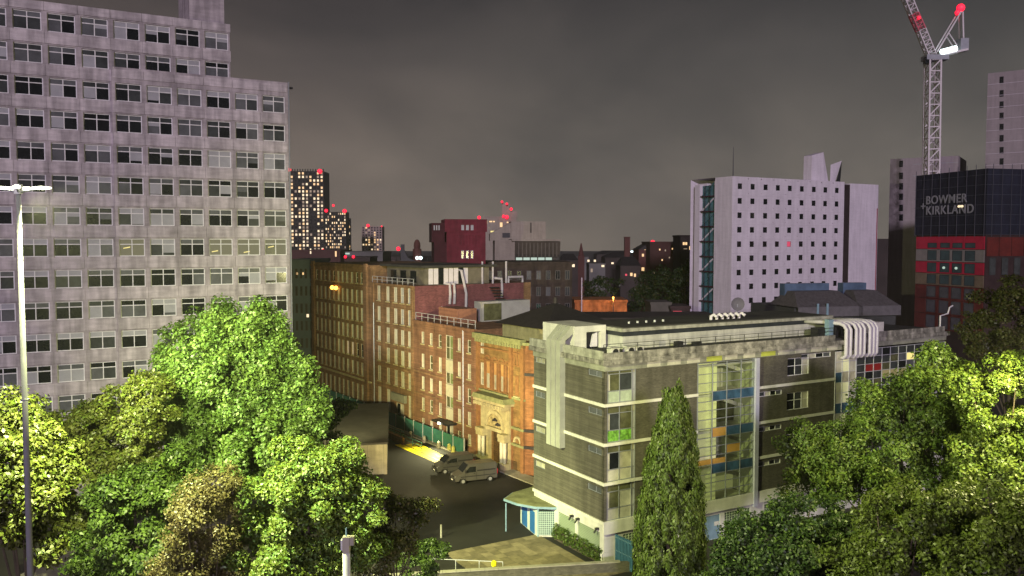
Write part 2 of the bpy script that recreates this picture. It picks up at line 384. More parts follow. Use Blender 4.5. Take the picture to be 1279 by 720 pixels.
# ---- left face (x=0), runs back along y
ops = []
for z in SB:
    ops += [(.15, 2.6, z + 2.62 if z < 14 else z + 2.55, z + 3.22 if z < 14 else z + 3.1), (10.0, 11.9, z + 2.62 if z < 14 else z + 2.55, z + 3.22 if z < 14 else z + 3.1)]
b = MB(); wallgrid(b, FL(0), 0, DEP, SB[0], TOPB, ops, .2); b.face([(0, DEP, 0), (LEN, DEP, 0), (LEN, DEP, TOPB), (0, DEP, TOPB)]); b.face([(LEN, 0, 0), (LEN, DEP, 0), (LEN, DEP, TOPB), (LEN, 0, TOPB)])
b.box(.25, .35, .3, DEP - .1, SB[0], TOPB)
b.build('brick_wall', obrick, of)
for (a, c, z, z1) in ops: simplewin(of, (.1, c, z), c - a, z1 - z, R(-90), greym, rng.choice([ggrey, gcream]), .05, (('v', (c - a) / 2),))
for i, z in enumerate(SB):
    box(-.14, .05, -.12, DEP + .02, z - .02, z + .26).build('white_band', bwhite, of)
# ---- right face (y=0)
def rwall(x0, x1, ops, name='brick_wall'):
    b = MB(); wallgrid(b, FX(0), x0, x1, SB[0], TOPB, ops, .22); b.box(x0 + .05, x1 - .05, .35, .45, SB[0], TOPB)
    b.face([(x0, 0, SB[0]), (x0, .4, SB[0]), (x0, .4, TOPB), (x0, 0, TOPB)]); b.face([(x1, 0, SB[0]), (x1, .4, SB[0]), (x1, .4, TOPB), (x1, 0, TOPB)])
    b.build(name, obrick, of)
rwall(0.0, .3, [])
o2 = [(4.0 + .1, 10.6, z + 3.1, z + 3.5) for z in SB[3:]]
rwall(3.45, 10.8, [])
o3 = []
for i, z in enumerate(SB):
    if i: o3.append((22.9, 26.1, z - .62 if i == 9 else z + .95, z + 2.75))
    o3.append((19.0, 22.2, z + 2.7, z + 3.2) if i < 3 else (24.9, 29.4, z + 2.55, z + 3.05))
o3 = [q for q in o3]
rwall(18.75, 30.0, o3)
for q in o3:
    w, h = q[1] - q[0], q[3] - q[2]
    if h > 1: window(of, (q[0], .1, q[2]), w, h, 0, frw, [(.04, .04, w * .36, h - .08, gdark), (w * .38, .04, w * .32, h - .08, gmid), (w * .71, .04, w * .27, h - .08, gcream2)], .06, .1, (('v', w * .37), ('v', w * .70), ('h', h * .55)))
    else: window(of, (q[0], .1, q[2]), w, h, 0, frw, [(.03 + w / 4 * k, .03, w / 4 - .04, h - .06, [gmid, gcream2, gdark, ggrey][k]) for k in range(4)], .05, .1, [('v', w / 4 * k) for k in (1, 2, 3)])
for i, z in enumerate(SB):
    for (x0, x1) in ((-.12, 10.85), (18.8, 30.02)):
        if i == 0: continue
        box(x0 + (.0 if x0 < 0 else 0), x1, -.143, .05, z - .017, z + .25).build('white_band', bwhite, of)
box(-.12, LEN, -.145, .05, SB[0] - .9, SB[0] + .27).build('white_band', bwhite, of)
# ---- bay window beside the corner
bx0, bx1 = .3, 3.45
for i, z in enumerate(SB):
    h = (3.55 if i < 3 else TOPB - z) - .28
    zz = z + .27
    lowm = [gcream2, gcream2, M('plant_panel', (.16, .36, .05), .5, .8, 3.0), M('frosted_panel', (.40, .46, .34), .4, .2, 2)][i]
    upm = [golive, gdark, gmid, golive][i]; upr = [gcream2, gcream, golive, gmid][i]
    a = (bx1 - bx0)
    lw = .98
    window(of, (bx0, .02, zz), a, h, 0, greym, [
        (.05, .05, a * .42, lw, lowm), (a * .44 + .02, .05, a * .42, lw, lowm), (a * .885, .05, a * .1, lw, gblind),
        (.05, 1.12, .28, 1.45, gcream2), (.36, 1.12, a * .34, 1.45, upm), (a * .44 + .02, 1.12, a * .42, 1.45, upr), (a * .885, 1.12, a * .1, 1.45, gblind),
        (.05, 2.64, a * .42, h - 2.7, golive), (a * .44 + .02, 2.64, a * .42, h - 2.7, golive), (a * .885, 2.64, a * .1, h - 2.7, gcream)],
        .06, .12, (('v', a * .435), ('v', a * .875), ('h', 1.08), ('h', 2.6)))
    box(bx0, bx1, .2, .3, z, z + 3.5).build('back_board', blackm, of)
# ---- glazed stair bay: glass in front of real floors and flights
gx0, gx1 = 10.85, 18.25
G = thing  # alias kept short
cols4 = [gx0, gx0 + 1.87, gx0 + 3.72, gx0 + 5.6, gx1]
zr = []
for i, z in enumerate(SB):
    zr += [z + .27, z + 1.15, z + 2.02, z + 2.9]
zr.append(17.4)
gf = MB()
for x in cols4: gf.box(x - .04, x + .04, -.06, .06, SB[0] + .25, 17.45)
for z in zr: gf.box(gx0, gx1, -.05, .05, z - .03, z + .03)
gfo = gf.build('glazing_frame', greym, of)
for j in range(len(zr) - 1):
    for i in range(4):
        m = glass
        w, h = cols4[i + 1] - cols4[i] - .09, zr[j + 1] - zr[j] - .07
        if (j % 4 == 3 and j < 15): m = bluepanel if i else glass
        if (i, j) in ((1, 7), (2, 5)): m = orangep
        if (i, j) in ((0, 4), (1, 4)): m = orangep
        if m is orangep and j == 4: h *= .6
        inst('pane', panemesh(w, h, m), gfo, (cols4[i] + .045, -.01, zr[j] + .035))
SWALL = M('glowing_stair_wall', (.30, .31, .20), .8, .3, .6); SWALL.node_tree.nodes['Principled BSDF'].inputs['Emission Color'].default_value = (.7, .75, .38, 1); SWALL.node_tree.nodes['Principled BSDF'].inputs['Emission Strength'].default_value = .055; SWALL.cycles.emission_sampling = 'NONE'  # stair walls emit faintly though no lamp, so the interior reads brighter
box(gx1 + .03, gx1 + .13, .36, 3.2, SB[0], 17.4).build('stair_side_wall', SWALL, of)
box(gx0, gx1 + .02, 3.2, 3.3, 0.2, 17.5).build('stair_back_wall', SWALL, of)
for i, z in enumerate(SB + [17.2]):
    box(gx0 + .05, gx1 - .05, .25, 3.15, z - .25, z - .03).build('stair_landing', wwhite, of)
cream = M('glowing_cream', (.72, .72, .46), .7, .15, .7); cream.node_tree.nodes['Principled BSDF'].inputs['Emission Color'].default_value = (.80, .82, .36, 1); cream.node_tree.nodes['Principled BSDF'].inputs['Emission Strength'].default_value = .16; cream.cycles.emission_sampling = 'NONE'  # emission added so the blinds glow behind the glass
for i, z in enumerate(SB):
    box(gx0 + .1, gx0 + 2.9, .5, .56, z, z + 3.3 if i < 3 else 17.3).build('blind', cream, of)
    b = MB(); b.prof([(gx0 + 3.2, z + 3.3), (gx0 + 3.2, z + 2.9), (gx1 - .2, z + 1.5), (gx1 - .2, z + 1.9)], 1.3, 2.6); b.build('stair_flight', wwhite, of)
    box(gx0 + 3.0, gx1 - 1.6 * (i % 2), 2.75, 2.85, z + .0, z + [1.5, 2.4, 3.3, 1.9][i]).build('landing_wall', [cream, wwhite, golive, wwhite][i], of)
box(18.25, 18.75, -.25, .35, 2.5, 17.45).build('white_column', M('lilac_column', (.42, .42, .52), .7, .1, 1), of)
# ---- second glazed strip and the far glass wing
def glazing(x0, x1, nx, z0, z1, nz, pick, name='glazing_frame'):
    f = MB(); xs = [x0 + (x1 - x0) * k / nx for k in range(nx + 1)]; zs = [z0 + (z1 - z0) * k / nz for k in range(nz + 1)]
    for x in xs: f.box(x - .035, x + .035, -.06, .06, z0, z1)
    for z in zs: f.box(x0, x1, -.05, .05, z - .025, z + .025)
    fo = f.build(name, galv, of)
    for i in range(nx):
        for j in range(nz):
            inst('pane', panemesh(xs[1] - xs[0] - .08, zs[1] - zs[0] - .06, pick(i, j)), fo, (xs[i] + .04, -.01, zs[j] + .03))
glazing(30.05, 33.3, 3, SB[0] + .3, 17.3, 12, lambda i, j: [gcream2, cream, gcream2][i] if j % 3 else (bluepanel if rng.random() < .5 else gcream))
def wing(i, j):
    if (i, j) == (6, 14): return lty
    if (i, j) in ((1, 13), (2, 13)): return M('red_pane%d' % i, (.25, .02, .02), .4, .3, 1) if ('red_pane%d' % i) not in MATS else MATS['red_pane%d' % i]
    if j == 12 and i in (3, 4, 5): return gdim
    return rng.choice([gmid, gdark, gmid, golive, ggrey])
gdim = EM('lit_amber', (.9, .7, .2), .22)
glazing(33.4, 48.9, 11, SB[0] + .3, 17.3, 16, wing)
box(33.4, 49, .15, .25, 1, 17.3).build('back_board', blackm, of)
box(30.05, 33.35, .15, .25, 1, 17.3).build('back_board', blackm, of)
# ---- ground floor
b = MB(); wallgrid(b, FL(.06), 0.06, DEP, 0, SB[0], [(.7, 4.25, .9, 2.75), (4.7, 7.6, .9, 2.75)], .15)
wallgrid(b, FX(.06), .06, LEN, 0, SB[0], [(2.2, 5.3, .7, 2.4), (6.0, 8.6, .7, 2.4), (12.0, 14.0, 0, 2.4), (14.6, 18, .7, 2.4), (20, 24, .7, 2.4), (25, 30, .7, 2.4)], .15)
b.build('ground_floor_wall', wwhite, of)
def grille(loc, w, h, rz, n=8, nz=6, horizontal=False):
    o = box(0, w, .1, .14, 0, h).build('grille', M('grille_backing', (.10, .13, .09), .7, .15, 1) if 'grille_backing' not in MATS else MATS['grille_backing'], of, loc=loc, rz=rz)
    for k in range(nz + 1): inst('grille_bar', cmesh(('gb', w), lambda: box(0, w, 0, .05, -.03, .03).mesh('grille_bar', meshg)), o, (0, .04, h * k / nz))
    if not horizontal:
        for k in range(n + 1): inst('grille_bar', cmesh(('gv', h), lambda: box(-.025, .025, 0, .05, 0, h).mesh('grille_bar', meshg)), o, (w * k / n, .03, 0))
grille((.06, 4.25, .9), 3.55, 1.85, R(-90), nz=12, horizontal=True); grille((.06, 7.6, .9), 2.9, 1.85, R(-90), nz=12, horizontal=True)
for x, w in ((2.2, 3.1), (6, 2.6), (14.6, 3.4), (20, 4), (25, 5)): grille((x, .06, .7), w, 1.7, 0, int(w * 3), 7)
box(12.0, 14.0, .12, .2, 0, 2.4).build('door', bluegrey, of)
box(13.3, 13.9, .1, .118, 1.3, 1.7).build('door_notice', wwhite, of)
for y in (.9, 5.0, 4.0): 
    b = MB(); b.box(-.3, .06, y - .12, y + .12, 3.0, 3.15); b.tube([(-.2, y, 3.02), (-.45, y, 2.75)], .09, 6); b.build('flood_lamp', blackm, of)
# ---- roof edge: fascia, upstand panels, railing
box(-.55, LEN, -.55, DEP + .1, 18.1, 18.55).build('fascia', concd, of)
b = MB(); b.box(-.1, LEN, -.1, DEP, TOPB, 18.1); b.build('clerestory_strip', M('strip_grey', (.28, .28, .22), .6, .4, .8), of)
for k in range(11):
    inst('clerestory_pane', cmesh('cp', lambda: box(.05, 1.6, -.14, -.09, .06, .52).mesh('clerestory_pane', gcream2)), of, (4.6 + k * 2.4, 0, TOPB)) if k not in (3, 6) else inst('clerestory_pane', cmesh('cpg', lambda: box(.05, 2.0, -.14, -.09, .06, .52).mesh('clerestory_pane', M('yellowgreen_pane', (.42, .46, .08), .5, .2, 1))), of, (4.6 + k * 2.4, 0, TOPB))
box(.1, LEN - .2, .1, DEP - .1, 18.56, 18.7).build('roof', roofd, of)
up = lambda: box(.012, 1.858, 0, .16, 0, .62).mesh('parapet_panel', concd)
for k in range(26):
    if 15.9 < k < 18.2: continue
    inst('parapet_panel', cmesh('up', up), of, (-.45 + 1.87 * k, -.44, 18.553))
upl = lambda: box(0, .16, .012, 1.558, 0, .78).mesh('parapet_panel', concl)
for k in range(8):
    if k == 4: continue
    inst('parapet_panel', cmesh('upl', upl), of, (-.44, -.26 + 1.57 * k, 18.553))
b = MB()
for z in (19.55, 19.9): b.tube([(-.2, -.1, z), (30, -.1, z)], .03, 4)
for k in range(17): b.tube([(-.2 + 1.88 * k, -.1, 18.6), (-.2 + 1.88 * k, -.1, 19.9)], .03, 4)
b.build('railing', blackm, of)
# ---- penthouse
ph = MB(); ph.box(5.0, 33.9, 4.02, 11.5, 18.56, 19.95); ph.build('penthouse_wall', M('penthouse_white', (.52, .51, .47), .8, .15, .7, streak=.25), of)
box(4.93, 33.95, 3.95, 11.6, 19.95, 20.4).build('penthouse_window_band', M('dark_band', (.03, .034, .04), .4, .3, 1), of)
box(4.7, 34.1, 3.7, 11.8, 20.4, 20.72).build('penthouse_fascia', concl, of)
box(5.2, 33.6, 4.2, 11.3, 20.72, 20.8).build('penthouse_roof', roofd, of)
b = MB(); wallgrid(b, FX(6.2), .9, 4.6, 18.56, 20.9, [(2.3, 4.0, 18.7, 20.3)], .5); shell(b, .9, 4.6, 6.2, 11.9, 18.56, 20.9, 'f'); b.build('plant_room', wwhite, of)
box(2.2, 4.1, 6.75, 6.85, 18.6, 20.4).build('plant_room_door', blackm, of)
b = MB(); b.prof([(3.0, 18.8), (3.8, 18.8), (3.8, 20.2), (3.3, 20.0)], 6.5, 6.7); b.build('plant_louvre', lilacm, of)
for k, x in enumerate((1.6, 3.4, 4.4)): 
    b = MB(); b.box(x, x + .9, 1.2, 1.9, 18.56, 19.4); b.build('air_conditioner', wwhite, of)
    o = MB().tube([(x + .45, 1.19, 18.98), (x + .45, 1.14, 18.98)], .3, 12).build('fan', blackm, of)
for k in range(6):
    x = 18 + k * .8
    MB().tube([(x, 6, 20.7), (x, 6, 21.15), (x + .15, 5.75, 21.35), (x + .3, 5.4, 21.1)], .17, 7).build('roof_vent', lilacm, of)
for k in range(5):
    x = 8.0 + k * 1.1
    MB().tube([(x, 7, 20.7), (x, 7, 21.0)], .12, 6).build('roof_vent', galv, of)
box(9.2, 9.9, 1.0, 1.6, 18.56, 19.5).build('roof_unit', blackm, of)
box(11.6, 12.4, 1.2, 1.8, 18.56, 19.3).build('roof_unit', blackm, of)
box(28.5, 30.0, 1.0, 2.0, 18.56, 19.8).build('roof_unit', blackm, of)
box(37.6, 39.2, 1.0, 2.4, 18.7, 20.0).build('roof_unit', bwhite, of)
# ---- vertical duct on the left face
for y in (6.35, 7.2, 8.05):
    b = MB(); b.prism([(-.62, y), (-.02, y), (-.02, y + .72), (-.62, y + .72)][::1], 9.3, 19.6)
    b.prof([(-.62, 19.6), (-.02, 19.6), (1.2, 20.4), (1.2, 20.9), (.7, 20.95)], y, y + .72); b.build('duct', M('duct_grey', (.36, .36, .30), .6, .12, 1) if 'duct_grey' not in MATS else MATS['duct_grey'], of)
# ---- silver vertical ducts over the roof edge
pm = MB()
for k, x in enumerate((30.75, 31.4, 32.3, 32.95, 33.6, 34.5, 35.1, 35.65)):
    y = -.78
    MB().tube([(x - .9, 4.5, 20.2), (x - .5, 1.2, 20.35), (x - .15, -.1, 20.3), (x - .04, y + .25, 20.1), (x, y, 19.7), (x, y, 17.0), (x, y + .25, 16.7), (x, .0, 16.62)], .205, 10).build('duct', lilacm, of, smooth=True)
box(29.6, 30.3, .5, 1.1, 18.6, 20.7).build('duct_stand', bluegrey, of); box(30.6, 36, 1.0, 1.25, 18.6, 19.8).build('duct_stand', blackm, of)
# ---- blue cctv post at the roof end
MB().tube([(47.6, -.2, 18.6), (47.6, -.2, 20.4), (49.0, -.2, 20.6), (49.3, -.2, 21.3), (49.9, -.2, 21.5)], .09, 6).build('roof_post', lilacm, of)
# ================================================================== OLD BRICK MILL along the street (three blocks and a pavilion)
# local x = towards the viewer along the facade, facade at y = 0 facing -y
def mill(name, label, x0, x1, top, mat, ops, dep, depth=.25, skip=''):
    o = thing(name, label, 'brick building', (*loc2w(B0, THB, (x0 + x1) / 2, 0), 0), THB)
    c = (x0 + x1) / 2
    b = MB(); P = FX(0)
    wallgrid(b, P, x0 - c, x1 - c, 0, top, [(q[0] - c, q[1] - c, q[2], q[3]) for q in ops], depth)
    shell(b, x0 - c, x1 - c, 0, dep, 0, top - .05, 'f'); b.box(x0 - c + .1, x1 - c - .1, depth + .05, depth + .1, 0, top - .1)
    b.build('wall', mat, o); return o, c
rng = random.Random(11)
# ---- far block
FT = [69.13, 67.05, 65.1, 63.15, 61.1, 59.1, 57.2, 55.25, 53.2, 51.15, 49.3]
FZ = [(21.9, 23.74), (18.5, 20.74), (15.45, 17.73), (12.4, 14.7), (9.3, 11.6), (6.2, 8.4), (1.7, 4.6)]
ops = [(-t - .5, -t + .5, z0, z1) for t in FT for z0, z1 in FZ]
mf, c = mill('mill_far_block', 'farthest and tallest dark brick mill block with seven rows of narrow windows', -72.2, -45.65, 25.1, dbrick, ops, 20)
for q in ops:
    top = q[2] > 21
    m = rng.choice([gcream, gcream2, gcream2, gcream]) if not top else rng.choice([gcream, golive])
    if 9 < q[2] < 9.5 and q[0] > -56: m = rng.choice([gdark, ltd])
    simplewin(mf, (q[0] - c, .12, q[2]), 1.0, q[3] - q[2], 0, frc, m, .08, (('h', (q[3] - q[2]) / 2),))
for q in ops:
    inst('window_sill', cmesh('msill', lambda: box(-.08, 1.08, -.1, .1, -.14, 0).mesh('window_sill', stone)), mf, (q[0] - c, 0, q[2]))
for z, h in ((5.35, .3), (24.4, .35), (21.2, .18)): box(-72.2 - c, -45.65 - c, -.16, .05, z, z + h).build('string_course', stone if z < 6 else dbrick, mf)
for t in (70.6, 47.2): box(-t - .5 - c, -t + .5 - c, -.35, .0, 0, 25.3).build('pilaster', dbrick, mf)
for k, t in enumerate((60.5, 58.8)):
    b = MB(); b.tube([(-t - c, 0, 20.9), (-t - c, -.5, 20.95)], .05, 5); b.build('lamp_bracket', blackm, mf)
    ball('lamp', (-t - c, -.6, 20.75), .38, lto, mf)
# ---- middle block
MT = [42.66, 39.4, 36.7, 34.4, 32.0]
MZ = [(19.45, 21.85), (16.1, 18.5), (12.85, 15.25), (9.65, 12.0), (6.3, 8.75), (1.8, 5.3)]
ops = [(-t - .62, -t + .62, z0, z1) for t in MT for z0, z1 in MZ if not (z0 < 2 and t in (36.7, 34.4))]
dop = (-36.7, -34.0, .3, 3.6)
mm, c = mill('mill_middle_block', 'brick mill block with five window columns under a setback roof storey', -45.6, -30.8, 22.3, dbrick, ops + [dop], 22)
for q in ops:
    m = rng.choice([gcream, gcream2, gcream2])
    if q[0] > -36 and q[2] > 16: m = gblind
    simplewin(mm, (q[0] - c, .12, q[2]), 1.24, q[3] - q[2], 0, frc, m, .09, (('h', (q[3] - q[2]) / 2), ('v', .62)))
    inst('window_sill', cmesh('msill2', lambda: box(-.1, 1.34, -.12, .1, -.16, 0).mesh('window_sill', stone)), mm, (q[0] - c, 0, q[2]))
window(mm, (dop[0] - c, .1, dop[2]), 2.7, 3.3, 0, frc, [(.05, .05, 1.25, 3.2, gdark), (1.4, .05, 1.25, 3.2, gcream2)], .1, .1, (('v', 1.35),))
box(-37.6 - c, -33.0 - c, -.5, .0, 4.0, 5.2).build('door_lintel', M('lintel_grey', (.22, .22, .17), .8, .2, 1), mm)
for z, h in ((21.95, .35), (15.6, .2), (9.15, .2)): box(-45.6 - c, -30.8 - c, -.14, .05, z, z + h).build('string_course', dbrick, mm)
for t in (44.6, 31.0): box(-t - .28 - c, -t + .28 - c, -.22, .0, 0, 22.3).build('pilaster', dbrick, mm)
MB().tube([(-43.9 - c, -.35, .5), (-43.9 - c, -.35, 19)], .09, 6).build('downpipe', greym, mm)
b = MB()
for z in (22.8, 23.3): b.tube([(-45.4 - c, .2, z), (-30.9 - c, .2, z)], .04, 4)
for k in range(9): b.tube([(-45.4 - c + k * 1.8, .2, 22.2), (-45.4 - c + k * 1.8, .2, 23.3)], .04, 4)
b.build('roof_railing', galv, mm)
# mauve gable end of the middle block is its own wall skin facing the lower roof
box(.003 + (-30.8 - c), -30.74 - c, .3, 20.5, 16.9, 22.25).build('gable_wall', mbrick, mm)
box(-44 - c, -31.2 - c, 2.2, 14, 22.3, 25.0).build('setback_storey', M('setback_brown', (.13, .115, .09), .9, .3, .8), mm)
box(-44.6 - c, -30.3 - c, 1.2, 15, 25.0, 25.35).build('setback_roof', roofd, mm)
for k in range(3): box(-42.5 - c + 3.4 * k, -40.6 - c + 3.4 * k, 2.13, 2.2, 22.6, 24.4).build('setback_window', gdark, mm)
for k in range(8): box(-31.2 - c, -31.1 - c, 2.9 + k * .9, 3.65 + k * .9, 22.4, 24.9).build('cladding_panel', lilacm if k not in (2, 6) else gdark, mm)
# pipes on the gable
for y, z0, z1 in ((6.3, 19.3, 22.4), (7.1, 19.3, 22.4), (9.2, 17.2, 24.5), (16.0, 20.0, 23), ):
    MB().tube([(-30.55 - c, y, z0), (-30.4 - c, y, (z0 + z1) / 2), (-30.55 - c, y - .8 if y == 9.2 else y, z1), (-31.6 - c, y - .8, z1 + .1)], .22, 7).build('gable_pipe', pipeg, mm)
for y in (12.6, 14.6, 17.2): MB().tube([(-31 - c, y, 22.2), (-31 - c, y, 25.8)], .17, 7).build('vent_pipe', pipeg, mm)
MB().tube([(-31.2 - c, 17.8, 22.3), (-31.2 - c, 17.8, 23.2), (-31.2 - c, 20.6, 23.2), (-31.2 - c, 20.6, 22.3)], .2, 7).build('vent_pipe', pipeg, mm)
# ---- near block with stair strip
NT = [27.85, 25.33, 22.7, 17.36, 14.72]
NZ = [(13.8, 15.6), (10.2, 12.3), (6.9, 8.9), (3.8, 5.7), (1.2, 2.6)]
ops = [(-t - .48, -t + .48, z0, z1) for t in NT for z0, z1 in NZ]
sop = (-21.05, -19.0, .3, 15.75)
mn, c = mill('mill_near_block', 'red brick four storey mill block with a glazed and cream stair strip', -30.75, -12.75, 17.2, rbrick, ops + [sop], 20)
for q in ops:
    m = rng.choice([gcream, gcream2, gcream, golive])
    simplewin(mn, (q[0] - c, .12, q[2]), .96, q[3] - q[2], 0, frc, m, .09, (('h', (q[3] - q[2]) * .45),))
    inst('window_sill', cmesh('msill3', lambda: box(-.1, 1.06, -.12, .1, -.16, 0).mesh('window_sill', stone)), mn, (q[0] - c, 0, q[2]))
z = 3.7
for z0, z1, kind in ((12.3, 15.7, 'g'), (10.5, 12.25, 'c'), (8.8, 10.45, 'g'), (7.1, 8.75, 'c'), (5.4, 7.05, 'g'), (3.7, 5.35, 'c')):
    if kind == 'c': box(sop[0] - c + .03, sop[1] - c - .03, .0, .1, z0, z1).build('cream_panel', M('cream_panel', (.52, .49, .34), .7, .12, 1) if 'cream_panel' not in MATS else MATS['cream_panel'], mn)
    else: window(mn, (sop[0] - c, .08, z0), 2.05, z1 - z0, 0, frc, [(.05, .05, .95, z1 - z0 - .1, golive), (1.05, .05, .95, z1 - z0 - .1, M('greenish_pane', (.20, .24, .10), .4, .3, 1) if 'greenish_pane' not in MATS else MATS['greenish_pane'])], .08, .1, (('v', 1.025),) + ((('h', 1.7),) if z1 - z0 > 2 else ()))
window(mn, (sop[0] - c, .08, .3), 2.05, 2.9, 0, frc, [(.06, .06, .9, 2.7, gdark), (1.08, .06, .9, 2.7, gcream2)], .12, .1, (('v', 1.02),))
box(-22.4 - c, -18.0 - c, -1.6, .02, 3.3, 3.55).build('door_canopy', blackm, mn)
for z, h in ((16.7, .5), (9.4, .22), (6.15, .2)): box(-30.75 - c, -21.1 - c, -.14, .05, z, z + h).build('string_course', rbrick if z > 16 else dbrick, mn); box(-18.95 - c, -12.75 - c, -.14, .05, z, z + h).build('string_course', rbrick if z > 16 else dbrick, mn)
MB().tube([(-16.1 - c, -.12, .3), (-16.1 - c, -.12, 16.8)], .09, 6).build('downpipe', galv, mn)
b = MB()
for zz in (17.75, 18.3): b.tube([(-30.5 - c, .3, zz), (-13.5 - c, .3, zz)], .04, 4)
for k in range(10): b.tube([(-30.5 - c + k * 1.88, .3, 17.1), (-30.5 - c + k * 1.88, .3, 18.3)], .04, 4)
b.build('roof_railing', galv, mn)
box(-26.5 - c, -21.0 - c, 2.0, 5.2, 17.15, 19.3).build('roof_hut', M('hut_orange', (.24, .11, .075), .9, .2, .6), mn)
o = MB().box(-28.2 - c, -27.2 - c, 3.4, 3.5, 17.9, 19.2); o.build('roof_vent', lilacm, mn)
b = MB(); b.box(-24.2 - c, -22 - c, 6.8, 15.5, 17.1, 20.1); b.build('roof_plant_room', M('plantroom_grey', (.34, .33, .33), .8, .15, .6), mn)
box(-22 - c, -21.94 - c, 7.1, 10.2, 17.3, 19.8).build('olive_light_panel', golive, mn)  # olive light on the plant room wall, painted as a coloured panel
# fire escape stair, dark
b = MB()
for k in range(10): b.box(-29.9 - c + k * .45, -29.4 - c + k * .45, 13.2, 14.8, 21.6 - k * .45, 21.75 - k * .45)
b.build('fire_escape', blackm, mn)
b = MB(); b.box(-20.4 - c, -19.9 - c, -1.75, -1.6, 3.25, 3.5); b.build('flood_lamp', lamph, mn)  # added fitting that carries the canopy flood
# ---- entrance pavilion
ops = [(-10.7, -9.3, 9.6, 13.2), (-8.9, -7.7, 9.6, 13.2), (-7.3, -6.1, 9.6, 13.2), (-5.7, -4.9, 9.6, 13.2), (-11.9, -10.95, 14.1, 15.9), (-11.9, -11.0, 9.9, 12.9)]
pv, c = mill('entrance_pavilion', 'orange terracotta end pavilion of the mill with a carved stone arched entrance', -12.7, -1.55, 16.2, obrick2, ops + [(-9.0, -5.8, .2, 5.2)], 14)
for q in ops[4:]: simplewin(pv, (q[0] - c, .12, q[2]), q[1] - q[0], q[3] - q[2], 0, frc, gcream, .1, (('h', .9),))
def arch(x0, x1, zs, th, y0, y1, n=10):
    cx, r = (x0 + x1) / 2, (x1 - x0) / 2; b = MB(); pts_o, pts_i = [], []
    for k in range(n + 1):
        a = math.pi * k / n
        pts_i.append((cx + r * math.cos(a), zs + r * math.sin(a))); pts_o.append((cx + (r + th) * math.cos(a), zs + (r + th) * math.sin(a)))
    for k in range(n): b.prof([pts_i[k], pts_o[k], pts_o[k + 1], pts_i[k + 1]], y0, y1)
    return b
for q in ops[:4]:
    box(q[0] - c, q[1] - c, .22, .25, q[2], q[3]).build('blind_window', M('blind_stone', (.44, .24, .09), .9, .2, 1.5) if 'blind_stone' not in MATS else MATS['blind_stone'], pv)
    box(q[0] - c + .2, q[1] - c - .2, .16, .215, q[2] + .1, q[2] + 2.0).build('lancet_light', gcream, pv)
    arch(q[0] - c, q[1] - c, q[3], .22, -.1, .1).build('window_arch', terra, pv)
    for x in (q[0], q[1]): box(x - c - .1, x - c + .1, -.12, .1, q[2], q[3]).build('window_shaft', terra, pv)
for z, h, d, m in ((16.2, .7, .75, stoneg), (15.75, .44, .4, obrick2), (14.9, .2, .2, terra), (13.35, .18, .14, terra), (9.2, .25, .25, stoneg)): box(-12.75 - c, -1.5 - c, -d, .1, z, z + h).build('cornice', m, pv)
for k in range(18): inst('cornice_bracket', cmesh('cbr', lambda: box(0, .28, -.6, 0, 0, .5).mesh('cornice_bracket', stoneg)), pv, (-12.4 - c + k * .6, 0, 15.72))
for t in (12.2, 4.45, 1.85): box(-t - .32 - c, -t + .32 - c, -.3, .0, 0, 16.2).build('pilaster', terra, pv)
for t in (3.8, 3.2, 2.6): box(-t - .14 - c, -t + .14 - c, -.1, .0, 13.4, 15.3).build('blind_slot', terra, pv)
box(-3.6 - c, -2.9 - c, -.08, .0, 9.7, 12.2).build('niche', terra, pv)
box(-3.8 - c, -2.7 - c, -.25, .0, 9.4, 9.6).build('niche_sill', stone, pv)
for z in (5.4, 3.3): box(-4.1 - c, -1.5 - c, -.35, .0, z, z + .3).build('string_course', stoneg, pv)
arch(-3.6 - c, -2.5 - c, 3.7, .3, -.2, .0).build('niche_arch', stone, pv)
# chamfered return at the corner
b = MB(); b.prism([(-1.55 - c, 0), (.2 - c, 1.2), (.2 - c, 14), (-1.55 - c, 14)], 0, 16.15); b.build('corner_wall', M('corner_brick', (.27, .12, .05), .9, .3, .8, streak=.25, brick=.14), pv)
for z, d in ((16.2, .5), (12.4, .2), (5.4, .3), (3.3, .3)): MB().prism([(-1.55 - c - .1, -d), (.2 - c + d, 1.2 - d), (.2 - c + d, 6), (-1.5 - c, 6)], z, z + .35).build('corner_course', stoneg if z > 13 else slate, pv)
ball('lamp', (.25 - c, .6, 15.6), .28, ltwh, pv)
# stone portal
po = MB(); wallgrid(po, FX(-.55), -10.9 - c, -4.2 - c, 0, 8.2, [(-9.15 - c, -5.65 - c, 0, 5.0)], .6)
shell(po, -10.9 - c, -4.2 - c, -.55, 0, 0, 8.2, 'fb'); po.build('portal', stone, pv)
arch(-9.15 - c, -5.65 - c, 5.0, .45, -.8, -.5, 14).build('portal_arch', stone, pv)
b = MB(); r = 1.75; cx = -7.4 - c
b.face([(cx + r * math.cos(math.pi * k / 14), -.553, 5.0 + r * math.sin(math.pi * k / 14)) for k in range(15)]); b.build('tympanum', M('tympanum_stone', (.36, .29, .13), .9, .6, 2.2, bump=1), pv)
for dx, dz, rr in ((0, .9, .5), (.7, .4, .4)): b = MB(); b.tube([(cx + dx - .6, -.58, 5 + dz - .1), (cx + dx, -.66, 5 + dz + .1), (cx + dx + .5, -.58, 5 + dz)], [.12, .22, .1], 7); b.build('carving', slate, pv)
box(-9.4 - c, -5.4 - c, -.95, -.5, 4.55, 5.0).build('portal_lintel', stone, pv)
box(-9.15 - c, -5.65 - c, .3, .35, 0, 4.6).build('door', M('door_dark', (.03, .02, .012), .6, .3, 1), pv)
box(-7.5 - c, -7.3 - c, .2, .29, 0, 4.5).build('door_post', stone, pv)
